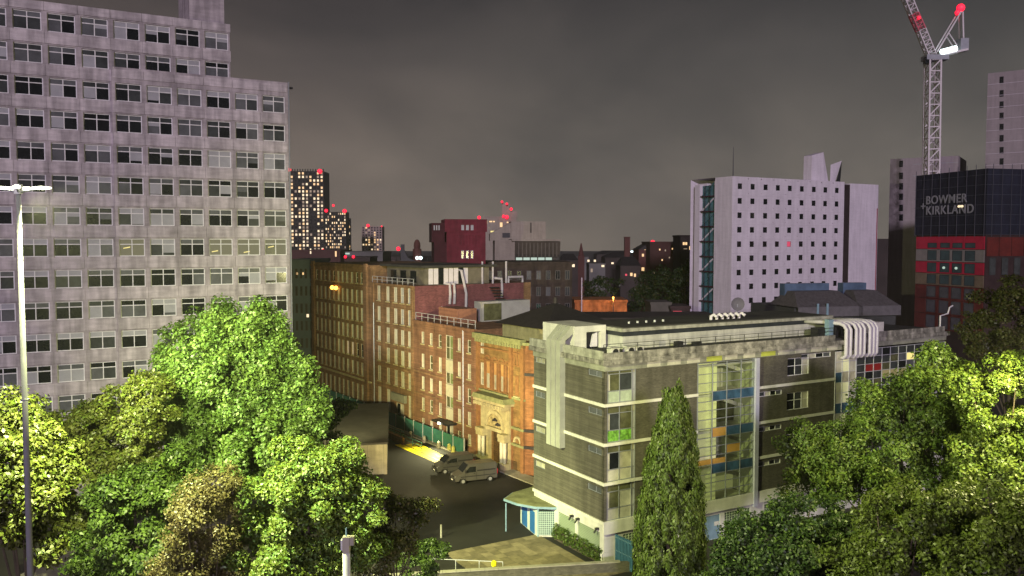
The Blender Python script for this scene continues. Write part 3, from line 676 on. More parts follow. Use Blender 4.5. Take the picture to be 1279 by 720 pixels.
box(-11.3 - c, -3.9 - c, -1.5, .05, 8.2, 8.55).build('portal_cornice', stone, pv)
b = MB(); b.prof([(-11.5 - c, 8.55), (-3.7 - c, 8.55), (-4.1 - c, 9.15), (-11.1 - c, 9.15)], -1.65, .0); b.build('portal_hood', stoneg, pv)
for k in range(11): inst('portal_bracket', cmesh('pbr', lambda: box(0, .26, -1.2, 0, 0, .45).mesh('portal_bracket', stone)), pv, (-10.9 - c + k * .65, -.56, 7.7))
for x in (-10.45, -9.55, -5.25, -4.5):
    b = MB(); b.tube([(x - c, -1.05, .9), (x - c, -1.05, 3.6)], .24, 10); b.build('portal_column', M('column_white', (.60, .56, .42), .6, .1, 2) if 'column_white' not in MATS else MATS['column_white'], pv, smooth=True)
    box(x - c - .38, x - c + .38, -1.4, -.5, 0, .9).build('column_base', stone, pv); box(x - c - .38, x - c + .38, -1.4, -.5, 3.6, 4.1).build('column_capital', stone, pv)
for x0, x1 in ((-10.9, -9.1), (-5.7, -4.1)): box(x0 - c, x1 - c, -1.45, -.5, 4.1, 4.6).build('entablature', stone, pv)
# pyramid roof on a cream drum behind the pavilion
b = MB(); b.box(-11.0 - c, -1.0 - c, 3.0, 13, 16.2, 18.1); b.build('roof_drum', M('drum_cream', (.36, .33, .17), .9, .2, 1, streak=.2), pv)
b = MB(); x0, x1, y0, y1, zt = -12.0 - c, -.2 - c, 2.2, 14.2, 18.1
ap = ((x0 + x1) / 2, (y0 + y1) / 2, 20.9)
for p, q in (((x0, y0), (x1, y0)), ((x1, y0), (x1, y1)), ((x1, y1), (x0, y1)), ((x0, y1), (x0, y0))): b.face([(p[0], p[1], zt), (q[0], q[1], zt), ap])
b.face([(x0, y1, zt), (x1, y1, zt), (x1, y0, zt), (x0, y0, zt)]); b.build('pyramid_roof', slate, pv)
MB().tube([(ap[0], ap[1], 20.8), (ap[0], ap[1], 21.6)], .3, 8).build('finial', slate, pv)
# ---- teal mesh hoarding in front of the mill
ho = thing('mesh_hoarding', 'long teal mesh hoarding standing along the foot of the mill', 'fence', (*loc2w(B0, THB, -14, -1.3), .12), THB)
for k in range(20):
    x = -k * 2.9; inst('hoarding_panel', cmesh('hp', lambda: box(-2.82, 0, 0, .05, .1, 2.1).mesh('hoarding_panel', tealm)), ho, (x, 0, 0)); inst('fence_post', cmesh('hpp', lambda: box(-.05, .05, -.05, .1, 0, 2.25).mesh('fence_post', galv)), ho, (x + .04, 0, 0))
# ================================================================== YARD: ramp, walls, yellow light patch, vans, garage
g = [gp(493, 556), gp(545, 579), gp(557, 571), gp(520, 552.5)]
sheet('yellow_light_patch', g, .02, yelp)  # pool of yellow lamplight on the ground, painted as a coloured sheet
for k in (.36, .72):
    p, q = Vector(g[0]).lerp(Vector(g[3]), k), Vector(g[1]).lerp(Vector(g[2]), k); d = (q - p).normalized(); n = Vector((-d.y, d.x, 0)) * .09
    struct(MB().prism([(p + n * -1)[:2], (q + n * -1)[:2], (q + n)[:2], (p + n)[:2]], .0, .026).build('patch_line', blackm))
rw = thing('ramp_wall', 'low red brick wall with railing beside the sloping ramp by the mill', 'wall', (*loc2w(B0, THB, -27, -5.4), 0), THB)
box(-16, 3, 0, .3, 0, 1.0).build('wall', rbrick, rw)
b = MB()
for z in (1.45, 1.9): b.tube([(-16, .15, z), (3, .15, z)], .05, 4)
for k in range(10): b.tube([(-16 + 2 * k, .15, 1), (-16 + 2 * k, .15, 1.9)], .05, 4)
b.build('railing', tealm, rw)
rr_ = thing('ramp_railing', 'teal handrail climbing the ramp between the low wall and the mill', 'railing', (*loc2w(B0, THB, -30, -4.6), 0), THB)
b = MB()
for z in (.55, 1.05): b.tube([(-16, 0, z), (10, 0, z)], .045, 4)
b.build('rail', tealm, rr_)
for k in range(11): inst('post', cmesh('rpst', lambda: MB().tube([(0, 0, 0), (0, 0, 1.1)], .045, 4).mesh('post', tealm)), rr_, (-15.9 + 2.6 * k, 0, 0))
struct(MB().prism([bl(46, 5.3), bl(24, 5.3), bl(24, 2.2), bl(46, 2.2)], -.1, .06).build('ramp', pave))
for k, (px, py) in enumerate(((513, 547), (530, 553), (548, 560), (561, 563), (566, 566), (571, 563))):
    p = gp(px, py); o = MB().tube([(0, 0, 0), (0, 0, .85), (0, 0, 1.0)], [.3, .24, .08], 8).build('planter' if k > 2 else 'bollard', kerbm if k < 3 else M('plant_tub%d' % k, (.45, .42, .12), .8, .4, 3)); o.location = p
    tag(o, ['pale bollard at the top corner of the yellow bay', 'pale bollard midway along the mill kerb', 'pale bollard nearest the mill stair door', 'yellowish sack bundle behind the dark van', 'small yellowish sack bundle nearest the silver van roof', 'pale sack bundle closest to the mill hoarding'][k], 'bollard' if k < 3 else 'bundle')
    if k > 2: o.name = 'sack_bundle'
ga = thing('garage', 'flat roofed concrete garage half hidden behind the bright green tree', 'garage', (-15.6, 104.6, 0), R(8))
box(-8.5, 0, 0, 26, 0, 3.8).build('wall', M('garage_concrete', (.28, .27, .2), .9, .2, .5, streak=.3), ga)
box(-8.7, .15, -.15, 26.1, 3.8, 4.02).build('roof', roofd, ga)
for k in range(4): inst('wall_panel', cmesh('gpan', lambda: box(.03, 1.95, -.08, 0, .1, 3.7).mesh('wall_panel', M('garage_panel', (.34, .32, .23), .9, .2, .5, streak=.3))), ga, (-8.4 + k * 2.0, 0, 0))
box(-.35, 0, -.12, .1, 0, 3.79).build('corner_post', M('garage_post', (.27, .25, .17), .9, .2, .5), ga)

def van(label, loc, rz, paint, long=5.4, h=2.35):
    v = thing('parked_van', label, 'van', loc, rz, 'vans parked in the yard by the mill')
    L2 = long / 2; w = .98
    prof = [(-L2, .42), (-L2 + .05, h - .25), (-L2 + .18, h), (L2 - 2.0, h), (L2 - 1.75, h - .05), (L2 - .95, 1.35), (L2 - .12, 1.05), (L2, .85), (L2, .42), (L2 - .5, .36), (L2 - .6, .62), (L2 - 1.0, .72), (L2 - 1.35, .6), (L2 - 1.45, .36), (-L2 + 1.4, .36), (-L2 + 1.3, .6), (-L2 + .95, .72), (-L2 + .6, .6), (-L2 + .5, .38)]
    bm = bmesh.new(); lo = [bm.verts.new((p[0], -w, p[1])) for p in prof]; hi = [bm.verts.new((p[0], w, p[1])) for p in prof]
    bm.faces.new(lo[::-1]); bm.faces.new(hi)
    for k in range(len(prof)): j = (k + 1) % len(prof); bm.faces.new((lo[k], lo[j], hi[j], hi[k]))
    for vv in bm.verts:
        if vv.co.z > 1.4: vv.co.y *= 1 - .09 * (vv.co.z - 1.4)
    bmesh.ops.recalc_face_normals(bm, faces=bm.faces)
    bmesh.ops.bevel(bm, geom=[e for e in bm.edges if e.calc_face_angle(0) > .5], offset=.06, segments=2, affect='EDGES')
    me = bpy.data.meshes.new('body'); bm.to_mesh(me); bm.free(); me.materials.append(paint); inst('body', me, v)
    b = MB(); b.face([(L2 - 1.68, -.8, h - .12), (L2 - .98, -.88, 1.42), (L2 - .98, .88, 1.42), (L2 - 1.68, .8, h - .12)]); b.v = [(x + .045, y, z + .05) for x, y, z in b.v]; b.build('windscreen', gdark, v)
    for s in (-1, 1):
        b = MB(); f = [(L2 - 2.6, 1.38), (L2 - 1.2, 1.38), (L2 - 1.85, h - .32), (L2 - 2.6, h - .32)]
        b.face([(x, s * (w - .035 - .07 * (z - 1.38)) + s * .012 + s * .035, z) for x, z in f]); b.build('side_window', gdark, v)
        b = MB(); b.box(-L2 + .3, L2 - 2.75, s * w - .01 if s < 0 else w - .005, s * w + .005 if s < 0 else w + .01, 1.45, 1.6); b.box(-L2 + .3, L2 - .7, min(s * w, s * (w + .012)), max(s * w, s * (w + .012)), .85, .95); b.build('side_trim', blackm, v)
        ball('headlight', (L2 - .12, s * .72, .92), .15, ggrey, v, 8)
        o = MB().box(L2 - 1.4, L2 - 1.2, s * 1.08 - .12, s * 1.08 + .12, 1.4, 1.7); o.build('wing_mirror', blackm, v)
        for x in (L2 - 1.0, -L2 + .95):
            ty = MB().tube([(x, s * .72, .36), (x, s * .96, .36)], .36, 14).build('wheel', rubber, v)
            MB().tube([(x, s * .955, .36), (x, s * .98, .36)], .21, 10).build('rim', greym, ty)
    box(L2 - .02, L2 + .1, -.95, .95, .36, .66).build('bumper', blackm, v)
    box(L2 - .03, L2 + .02, -.45, .45, .78, .95).build('radiator_grille', blackm, v)
    box(L2 + .1, L2 + .115, -.26, .26, .45, .57).build('number_plate', frw, v)
    for s in (-1, 1):
        for x in (L2 - 1.25, L2 - 2.68, -L2 + 1.75): box(x - .015, x + .015, min(s * w, s * (w + .006)), max(s * w, s * (w + .006)), .5, 1.38).build('door_seam', blackm, v)
        box(L2 - 2.5, L2 - 2.3, min(s * w, s * (w + .03)), max(s * w, s * (w + .03)), 1.18, 1.25).build('door_handle', blackm, v)
    for s in (-1, 1): box(-L2 - .03, -L2 + .02, s * .85 - .08, s * .85 + .08, .9, 1.5).build('tail_light', MATS['red_cladding'], v)
    return v
p = gp(592, 601); van('silver panel van parked nearest the arched stone entrance', (p[0], p[1], 0), R(202), silver)
p = gp(566, 589); van('dark grey van parked between the silver van and the yellow bay', (p[0], p[1], 0), R(205), dvan, 4.9, 2.2)
p = dp(449, 520, 136); van('white van parked by the hoarding beyond the garage roof', (p[0], p[1], 0), R(214), M('van_white', (.6, .58, .5), .4, .08, 1), 5.2, 2.3)
# ---- paving in front of the office
s1 = [gp(640, 640), gp(500, 668), gp(430, 760), gp(860, 760), gp(800, 700)]
sheet('yard_paving', [q[:2] for q in s1], .012, asph)
# individual slabs of the forecourt
pv_o = thing('forecourt', 'worn brown slab forecourt between the office and the low wall', 'paving', gp(640, 700), 0)
pv_o['kind'] = 'structure'; del pv_o['category']
slabm = [M('slab_%s' % k, tuple(x * f for x in (.17, .14, .085)), .9, .3, 1.2, bump=.4) for k, f in (('a', .8), ('b', 1.0), ('c', 1.2))]
O = gp(640, 700)
for i in range(-16, 16):
    for j in range(-8, 13):
        lx, ly = i * .92, j * .92
        x, y = O[0] + lx * math.cos(TH2) - ly * math.sin(TH2), O[1] + lx * math.sin(TH2) + ly * math.cos(TH2)
        dx, dy = x - A0[0], y - A0[1]; ox, oy = dx * math.cos(TH2) + dy * math.sin(TH2), -dx * math.sin(TH2) + dy * math.cos(TH2)
        if ox > -1.1 and oy > -1.0: continue
        if oy > 9.5 or ox < -11.5 or ox > 8 or oy < -4.2: continue
        if rng.random() < .0: continue
        k = rng.randrange(3); inst('slab', cmesh(('slab', k), lambda: box(0, .905, 0, .905, 0, .05).mesh('slab', slabm[k])), pv_o, (x - O[0], y - O[1], .0 + rng.uniform(0, .012)), TH2)
# ================================================================== KIOSK, HEDGE, GATE, LOW WALL beside the office
def wl(x, y): return loc2w(A0, TH2, x, y)
K = [gp(700, 671), gp(672, 671), gp(651, 653)]
ki = thing('entrance_kiosk', 'blue and white entrance kiosk with flat canopy against the office wall', 'kiosk', (K[1][0], K[1][1], 0))
o = K[1]; q = lambda p, z=0: (p[0] - o[0], p[1] - o[1], z)
a, bb, cc_ = Vector(q(K[0])), Vector(q(K[1])), Vector(q(K[2])); 
kz = 2.85
def wallseg(name, p, r, z0, z1, th, mat, parent=ki):
    d = (r - p).normalized(); n = Vector((-d.y, d.x, 0)) * th
    return MB().prism([tuple(p)[:2], tuple(r)[:2], tuple(r + n)[:2], tuple(p + n)[:2]], z0, z1).build(name, mat, parent)
wallseg('plinth', bb, a, 0, .18, .2, wwhite)
wallseg('screen_wall', bb + (a - bb) * .03, a, .18, kz - .25, .06, M('kiosk_back', (.09, .13, .13), .7, .2, 1))
for k in range(12):
    p = bb.lerp(a, k / 11); MB().box(-.03, .03, -.09, -.02, .2, kz - .3).build('screen_bar', M('kiosk_bar', (.45, .55, .50), .6, .1, 2) if 'kiosk_bar' not in MATS else MATS['kiosk_bar'], ki, loc=p)
for k in range(11):
    z = .3 + k * .215; d = (a - bb).normalized(); n = Vector((d.y, -d.x, 0)) * .05
    MB().tube([tuple(bb + n + Vector((0, 0, z))), tuple(a + n + Vector((0, 0, z)))], .03, 4).build('screen_bar', MATS['kiosk_bar'], ki)
wallseg('side_wall', cc_, bb, 0, kz - .1, -.08, M('kiosk_white', (.50, .55, .52), .7, .1, 1))
for t0, t1 in ((.12, .42), (.60, .86)):
    p, r = cc_.lerp(bb, t0), cc_.lerp(bb, t1); d = (r - p).normalized(); n = Vector((d.y, -d.x, 0)) * .14
    wallseg('door', p + n, r + n, .1, 2.3, .05, bluep)
MB().tube([(bb.x, bb.y, 0), (bb.x, bb.y, kz)], .09, 6).build('corner_post', bluegrey, ki)
MB().tube([(a.x - .1, a.y - .1, 0), (a.x - .1, a.y - .1, kz)], .08, 6).build('corner_post', bluegrey, ki)
rp_ = [gp(700, 637, kz), gp(668, 636, kz), gp(646, 632, kz), gp(629, 626, kz), gp(640, 618, kz), gp(667, 610, kz)]
rp_ = [q(p)[:2] for p in rp_]
MB().prism(rp_[::-1], kz, kz + .22).build('canopy_edge', bluegrey, ki)
MB().prism([tuple(Vector(p).lerp(Vector((0, 1.5)), .03)) for p in rp_][::-1], kz + .2, kz + .27).build('canopy', M('canopy_mossy', (.17, .17, .085), .9, .4, 1.2), ki)
p = q(gp(632, 664)); MB().tube([(p[0], p[1], 0), (p[0], p[1], kz)], .07, 6).build('canopy_post', bluegrey, ki)
# white raking wall, blue gate
p = gp(752, 706); gw = thing('raking_wall', 'short white wall with a raking top at the office corner', 'wall', (p[0], p[1], 0))
r = gp(768, 700); d = Vector((r[0] - p[0], r[1] - p[1]))
MB().prof([(0, 0), (d.length, 0), (d.length, 2.7), (0, .9)], 0, .25).build('wall', wwhite, gw); gw.rotation_euler[2] = math.atan2(d.y, d.x)
p = gp(769, 706); r = gp(789, 716); d = Vector((r[0] - p[0], r[1] - p[1])); ang = math.atan2(d.y, d.x)
gt = thing('blue_gate', 'tall blue barred gate beside the slim cypress', 'gate', p, ang)
for z in (.25, 1.3, 2.5): box(0, d.length, 0, .06, z, z + .1).build('rail', bluegrey, gt)
for k in range(12): inst('bar', cmesh('gbar', lambda: box(-.05, .05, -.03, .09, .1, 2.8).mesh('bar', M('gate_blue', (.05, .14, .24), .5, .15, 2))), gt, (d.length * k / 11, 0, 0))
p, r = gp(668, 721), gp(800, 713); d = Vector((r[0] - p[0], r[1] - p[1])); lw = thing('boundary_wall', 'low dark brick boundary wall with pale coping along the forecourt', 'wall', (p[0], p[1], 0), math.atan2(d.y, d.x))
box(-14, d.length, -.15, .15, -.1, .9).build('wall', obrick, lw)
for k in range(18): inst('coping', cmesh('cop', lambda: box(.01, 1.19, -.22, .22, .9, 1.0).mesh('coping', kerbm)), lw, (-14 + k * 1.2, 0, 0))
p, r = gp(540, 712), gp(628, 716); d = Vector((r[0] - p[0], r[1] - p[1])); fr_ = thing('barrier_rail', 'thin galvanised barrier rail on the slabs beside a yellow bollard', 'railing', (p[0], p[1], 0), math.atan2(d.y, d.x))
MB().tube([(0, 0, 1.0), (d.length, 0, 1.0)], .03, 4).build('rail', galv, fr_)
for k in range(4): MB().tube([(d.length * k / 3, 0, 0), (d.length * k / 3, 0, 1.0)], .03, 4).build('post', galv, fr_)
p = gp(617, 718); bo = MB().tube([(0, 0, 0), (0, 0, .75), (0, 0, .8), (0, 0, 1.15), (0, 0, 1.25)], [.12, .12, .24, .24, .1], 9).build('bollard', yelp); bo.location = p
tag(bo, 'stout yellow capped bollard standing on the brown slabs', 'bollard')
p = gp(551, 672); bo = MB().tube([(0, 0, 0), (0, 0, 1.3)], [.1, .09], 7).build('bollard', kerbm); bo.location = p
tag(bo, 'thin pale post at the edge of the dark yard beside bushes', 'post')

# ================================================================== WHITE BLOCK
wb = thing('white_block', 'big pale windowless looking block with a grid of tiny square windows', 'building', (50.13, 194, 0), TH2)
ht = 43.85
wx = [wp_ for wp_ in ()]
def wp(px, py, O, th):
    d = ray(px, py); u = (math.cos(th), math.sin(th)); det = d[0] * (-u[1]) + d[1] * u[0]
    s = (O[0] * (-u[1]) + O[1] * u[0]) / det; return ((s * d[0] - O[0]) * u[0] + (s * d[1] - O[1]) * u[1], HCAM + s * d[2])
cx = [wp(860 + .3056 * v, 260, (50.13, 194), TH2)[0] for v in (209, 261, 314, 364, 413, 462, 511, 558, 605)]
cz = [wp(923.9, 180 + .3056 * v, (50.13, 194), TH2)[1] for v in (172, 232, 291, 350, 409, 467, 525, 583, 641)]
ops = [(x - .66, x + .66, z - .7, z + .6) for x in cx for z in cz]
small = [(x - 1.55, x - 1.2, z + 1.55, z + 1.85) for x in cx[1:] for z in cz[:-1]]
b = MB(); wallgrid(b, FX(0), 0, 37.7, 0, ht, ops + small, .16); shell(b, 0, 37.7, 0, 14, 0, ht, 'fl'); b.face([(0, 0, 0), (0, 5.6, 0), (0, 5.6, ht), (0, 0, ht)]); b.box(.1, 37.6, .2, .3, 1, ht - .5)
b.box(1.5, 37.7, 10.0, 14, 0, ht - 1); b.build('wall', pwhite, wb)
for i, q_ in enumerate(ops):
    m = gdark
    if i == 4 * 9 + 4: m = ltred
    simplewin(wb, (q_[0], .07, q_[2]), 1.32, 1.3, 0, blackm, m, .06)
for z in cz: 
    pass
for k in range(9):
    z = (cz[k] + cz[k] - 3.3) / 2 - .55
    box(.02, 37.68, -.02, .02, z, z + .05).build('panel_joint', pwhite2, wb)
box(37.703, 39.897, .12, 2, 0, ht - .6).build('dark_slot', M('slot_dark', (.03, .02, .02), .8, .3, .3), wb)
# second slab with rounded corner
poly = [(39.9, 0)] + [(50.3 + 1.2 * math.sin(a), 1.2 - 1.2 * math.cos(a)) for a in [R(15 * k) for k in range(7)]] + [(51.5, 14), (39.9, 14)]
MB().prism(poly, 0, ht - .3).build('slab_wall', pwhite, wb)
box(50.2, 50.45, -.06, .02, 6, 37.5).build('red_stripe', M('stripe_red', (.3, .03, .04), .6, .1, 1), wb)
# stair end on the left
b = MB(); b.box(0.0, 1.2, 5.6, 5.75, 0, ht - .8); b.build('stair_cheek', pwhite, wb)
box(.0, 4, 10.8, 12.55, 0, ht - 1.4).build('stair_tower', pwhite, wb)
box(.9, 1.0, 5.75, 10.8, 0, ht - 1.6).build('stair_glass', tealg, wb)
for k in range(11):
    z = 4.0 + 3.55 * k
    box(.1, .9, 5.75, 10.8, z, z + .3).build('stair_landing', M('landing_dark', (.05, .02, .03), .7, .2, 1) if 'landing_dark' not in MATS else MATS['landing_dark'], wb)
    MB().tube([(.4, 10.2, z + .4), (.4, 6.4, z + 3.2)], .17, 4).build('stair_flight', lilacm if k % 2 else tealg, wb)
for y in (7.4, 9.1): box(.05, .15, y - .07, y + .07, 2, ht - 1.6).build('mullion', blackm, wb)
# roof sculpture
b = MB(); i0 = 0
pts = [(29.2, 3), (34.2, 3), (34.2, 5.5), (29.2, 5.5)]
b.v = [(x, y, ht) for x, y in pts] + [(29.3, 3, ht + 6.4), (33.4, 3, ht + 7.4), (33.4, 5.5, ht + 7.4), (29.3, 5.5, ht + 6.4)]
b.f = [(0, 1, 5, 4), (1, 2, 6, 5), (2, 3, 7, 6), (3, 0, 4, 7), (4, 5, 6, 7)]; b.m = [0] * 5
b.build('roof_lantern', pwhite, wb)
b = MB(); b.face([(33.42, 3, ht + 7.4), (34.22, 3, ht), (35.8, 3.3, ht)]); b.face([(33.42, 3, ht + 7.4), (35.8, 3.3, ht), (35.2, 5.5, ht)]); b.build('roof_fin', pwhite, wb)
b = MB(); b.face([(36.0, 3, ht), (36.1, 3, ht + 4.4), (40.2, 3, ht + 5.6), (38.0, 3.2, ht)]); b.face([(40.2, 3, ht + 5.6), (39.6, 6, ht), (38.0, 3.2, ht)]); b.build('roof_fin', pwhite, wb)
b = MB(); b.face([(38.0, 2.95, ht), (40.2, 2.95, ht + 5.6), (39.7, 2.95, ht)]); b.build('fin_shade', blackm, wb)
MB().tube([(6.0, 6, ht), (6.0, 6, ht + 4), (6.0, 6, ht + 7.5)], [.14, .1, .05], 5).build('antenna', blackm, wb)
box(36.5, 42, .5, 1.2, ht - 1.6, ht - .9).build('roof_light', lilacm, wb)

# satellite dish, standing on the low roof
p = dp(921, 380, 130)
sdh = thing('satellite_dish', 'round grey satellite dish in front of the pale block', 'dish', (p[0], p[1], 11.5))
MB().tube([(0, 0, 0), (0, 0, p[2] - 11.5)], .12, 6).build('mast', greym, sdh)
b = MB(); n = 16
for k in range(n):
    a0, a1 = 2 * math.pi * k / n, 2 * math.pi * (k + 1) / n
    for r0, r1, y0, y1 in ((0, .6, .25, .18), (.6, 1.05, .18, 0)):
        b.face([(r0 * math.cos(a0), y0, r0 * math.sin(a0)), (r1 * math.cos(a0), y1, r1 * math.sin(a0)), (r1 * math.cos(a1), y1, r1 * math.sin(a1)), (r0 * math.cos(a1), y0, r0 * math.sin(a1))])
b.build('reflector', M('dish_grey', (.16, .15, .17), .6, .1, 1), sdh, loc=(0, -.3, p[2] - 11.5))
# annex with slate pyramid roofs
an = thing('annex', 'low annex with sloping slate roofs and blue fascias before the pale block', 'building', (*dp(992, 398, 140)[:2], 0), R(14))
zt = dp(1000, 364, 140)[2]; zb = dp(1000, 384, 140)[2]
box(0, 19.5, 0, 14, 0, zb - .2).build('wall', M('annex_wall', (.05, .05, .055), .8, .2, .5), an)
for x0, x1 in ((0, 12.2), (11.4, 19.6)):
    b = MB(); m_ = [(x0, -1, zb), (x1, -1, zb), (x1, 8, zb), (x0, 8, zb)]; t_ = [(x0 + 1.5, 2.5, zt - .2), (x1 - 2.2, 2.5, zt - .2), (x1 - 2.2, 5, zt - .2), (x0 + 1.5, 5, zt - .2)]
    for k in range(4): b.face([m_[k], m_[(k + 1) % 4], t_[(k + 1) % 4], t_[k]])
    b.face(t_); b.face(m_[::-1]); b.build('slate_roof', M('annex_slate', (.085, .075, .085), .7, .3, 2, bump=.4) if 'annex_slate' not in MATS else MATS['annex_slate'], an)
    box(x0, x1, -1.15, -1.0, zb - 1.6, zb + .05).build('roof_fascia', M('annex_fascia', (.11, .10, .115), .7, .2, 1) if 'annex_fascia' not in MATS else MATS['annex_fascia'], an)
    box(x0 + 1.0, x1 - 2.6, 4.6, 6.2, zt - 1.2, zt + 1.0).build('clerestory', M('annex_blue', (.08, .12, .20), .4, .3, .4) if 'annex_blue' not in MATS else MATS['annex_blue'], an)
for x in (3.4, 5.2): box(x, x + .35, -1.3, -1.16, zb - 2.0, zb + .6).build('light_column', bluegrey, an)

# ================================================================== CONSTRUCTION BUILDING with sheeting and lettering
gteal = M('dark_teal_pane', (.03, .06, .06), .3, .4, .4)
cb = thing('site_building', 'half clad building site wrapped in navy sheeting above red panels', 'building', (*dp(1231, 300, 180)[:2], 0), math.atan2(.25, .97))
cO = dp(1231, 300, 180); thc = math.atan2(.25, .97) + R(90)
yl = lambda px, py: wp(px, py, cO[:2], thc)
Lc = yl(1146, 250)[0]
ztop = yl(1231, 211)[1]; zsh = yl(1231, 293)[1]
box(0, 40, 0, Lc, 0, zsh).build('wall', M('site_dark', (.035, .02, .02), .9, .3, .4), cb)
b = MB(); b.box(-.35, 40, -.35, Lc + .3, zsh, ztop); b.build('sheeting', navy, cb)
for k in range(9): MB().tube([(-.5, Lc * k / 8, zsh - .5), (-.5, Lc * k / 8, ztop + 1)], .06, 4).build('scaffold_pole', M('scaffold_dim', (.07, .07, .09), .6, .1, 1) if 'scaffold_dim' not in MATS else MATS['scaffold_dim'], cb)
for k in range(12): MB().tube([(1 + k * 2.4, -.5, zsh - .5), (1 + k * 2.4, -.5, ztop + 1)], .06, 4).build('scaffold_pole', MATS['scaffold_dim'], cb)
for k in range(7): MB().tube([(-.5, -.5, zsh + 2.1 * k), (-.5, Lc + .5, zsh + 2.1 * k)], .045, 4).build('scaffold_rail', MATS['scaffold_dim'], cb); MB().tube([(-.5, -.5, zsh + 2.1 * k), (32, -.5, zsh + 2.1 * k)], .045, 4).build('scaffold_rail', MATS['scaffold_dim'], cb)
cols_ = [yl(px, 300)[0] for px in (1165, 1181, 1196.5, 1212.5)]
rows_ = [(zsh - 3.2, zsh - .4, redc), (zsh - 6.0, zsh - 3.3, beigec), (zsh - 8.7, zsh - 6.1, redc), (zsh - 11.4, zsh - 8.8, M('dusky_beige', (.16, .12, .08), .7, .3, .5)), (zsh - 14.5, zsh - 11.5, orgc), (zsh - 18, zsh - 14.6, orgc), (zsh - 21.5, zsh - 18.1, orgc)]
edges = sorted([0.1, Lc - .1] + [c_ - 1.5 for c_ in cols_] + [c_ + 1.5 for c_ in cols_])
for i, (z0, z1, m) in enumerate(rows_):
    for j in range(len(edges) - 1):
        y0, y1 = edges[j], edges[j + 1]; isw = (j % 2 == 1)
        if isw:
            o = window(cb, (-.1, y1, z0 + .25), y1 - y0, (z1 - z0) - .45 - (1.2 if i == 0 else 0), R(-90), blackm, [(.1, .1, y1 - y0 - .2, z1 - z0 - .65 - (1.2 if i == 0 else 0), gteal if i < 4 else gmid)], .12, .1)
            if i == 2 and j in (3, 5): ball('work_light', (-.3, (y0 + y1) / 2, z0 + 1.3), .3, ltg, cb, 8)
            box(-.14, 0, y0, y1, z1 - (1.4 if i == 0 else .2), z1).build('red_panel' if m is redc else 'cladding_panel', m, cb)
            box(-.14, 0, y0, y1, z0, z0 + .25).build('red_panel' if m is redc else 'cladding_panel', m, cb)
        else: box(-.16, 0, y0 + .03, y1 - .03, z0 + .02, z1 - .02).build('red_panel' if m is redc else 'cladding_panel', m, cb)
for k in range(9):
    box(.3 + k * 3.2, 3.3 + k * 3.2, -.16, 0, zsh - 4.6, zsh - .6).build('red_panel', orgc, cb); 
    box(1 + k * 3.2, 2.6 + k * 3.2, -.19, -.16, zsh - 8.6, zsh - 5.0).build('site_window', gmid, cb)
lt = M('letter_white', (.24, .24, .27), .7, .1, 1)
def letters(body, px, py, hpx, wpx):
    y0, z0 = yl(px, py); y1, _ = yl(px + wpx, py); hh = yl(px, py - hpx)[1] - z0
    cu = bpy.data.curves.new('lettering', 'FONT'); cu.body = body; cu.size = 1; cu.extrude = .05; cu.offset = .012; cu.space_character = 1.12
    o = bpy.data.objects.new('lettering', cu); COL.objects.link(o); bpy.context.view_layer.update()
    wd = max(o.dimensions.x, .01); hd = max(o.dimensions.y, .01)
    me = bpy.data.meshes.new_from_object(o); sx_, sy_ = (y0 - y1) / wd, hh / hd; bpy.data.objects.remove(o)
    o = inst('lettering', me, cb); me.materials.clear()
    o.location = (-.62, y0, z0); o.rotation_euler = (R(90), 0, R(-90)); o.scale = (sx_, sy_, 1); me.materials.append(lt)
    return o
letters('BOWMER', 1159, 255.5, 10.5, 51)
letters('KIRKLAND', 1159, 268.5, 10.5, 59)
letters('+', 1152.5, 263, 7, 5.5)
ball('site_lamp', (-.7, yl(1203, 258)[0], yl(1203, 258)[1]), .22, ltwh, cb, 8)
for k in (0, 1): ball('site_lamp', (-.7, yl(1201 + 4 * k, 258)[0], yl(1203, 258)[1]), .28, ltwh, cb, 8)

# ================================================================== TOWER CRANE
cr_p = dp(1165.5, 220, 235)
tcn = thing('tower_crane', 'white luffing tower crane with red lamps above the building site', 'crane', (cr_p[0], cr_p[1], 0))
def q3(px, py, dy=0): p = dp(px, py, 235); return Vector((p[0] - cr_p[0], dy, p[2]))
crm = M('crane_white', (.60, .55, .57), .6, .1, 1); crr = M('crane_redlit', (.55, .12, .16), .6, .1, 1)
def lattice(name, p, r, w, n, mat, rad=.16, tri=False):
    d = (r - p).normalized(); s = Vector((0, 1, 0)) if abs(d.y) < .9 else Vector((1, 0, 0)); u = d.cross(s).normalized(); v = d.cross(u).normalized()
    C = [(u * a + v * e) * w / 2 for a, e in ((-1, -1), (1, -1), (1, 1), (-1, 1))]
    b = MB()
    for c_ in C: b.tube([p + c_, r + c_], rad, 4)
    for k in range(n):
        a, e = p.lerp(r, k / n), p.lerp(r, (k + 1) / n)
        for i in range(4):
            j = (i + 1) % 4
            b.tube([a + C[i], e + C[j]] if k % 2 else [a + C[j], e + C[i]], rad * .55, 3)
            b.tube([e + C[i], e + C[j]], rad * .5, 3)
    return b.build(name, mat, tcn)
lattice('mast', Vector((0, 0, 0)), q3(1165, 76), 3.0, 26, crm, .32)
lattice('jib', q3(1163, 70), q3(1150, 38), 1.9, 7, crm, .2); lattice('jib_section', q3(1150, 38), q3(1141, 18), 1.9, 5, crr, .2); lattice('jib_end', q3(1141, 18), q3(1118, -38), 1.9, 10, crm, .2)
b = MB(); b.box(-3.4, 2.6, -1.8, 1.8, q3(1165, 76).z, q3(1165, 70).z); b.build('slewing_platform', greym, tcn)
b = MB()
for dy in (-1, 1): b.tube([q3(1168, 66, dy), q3(1198, 16, dy)], .26, 4); b.tube([q3(1201, 58, dy), q3(1200, 16, dy)], .26, 4); b.tube([q3(1183, 43, dy), q3(1193, 58, dy)], .16, 4)
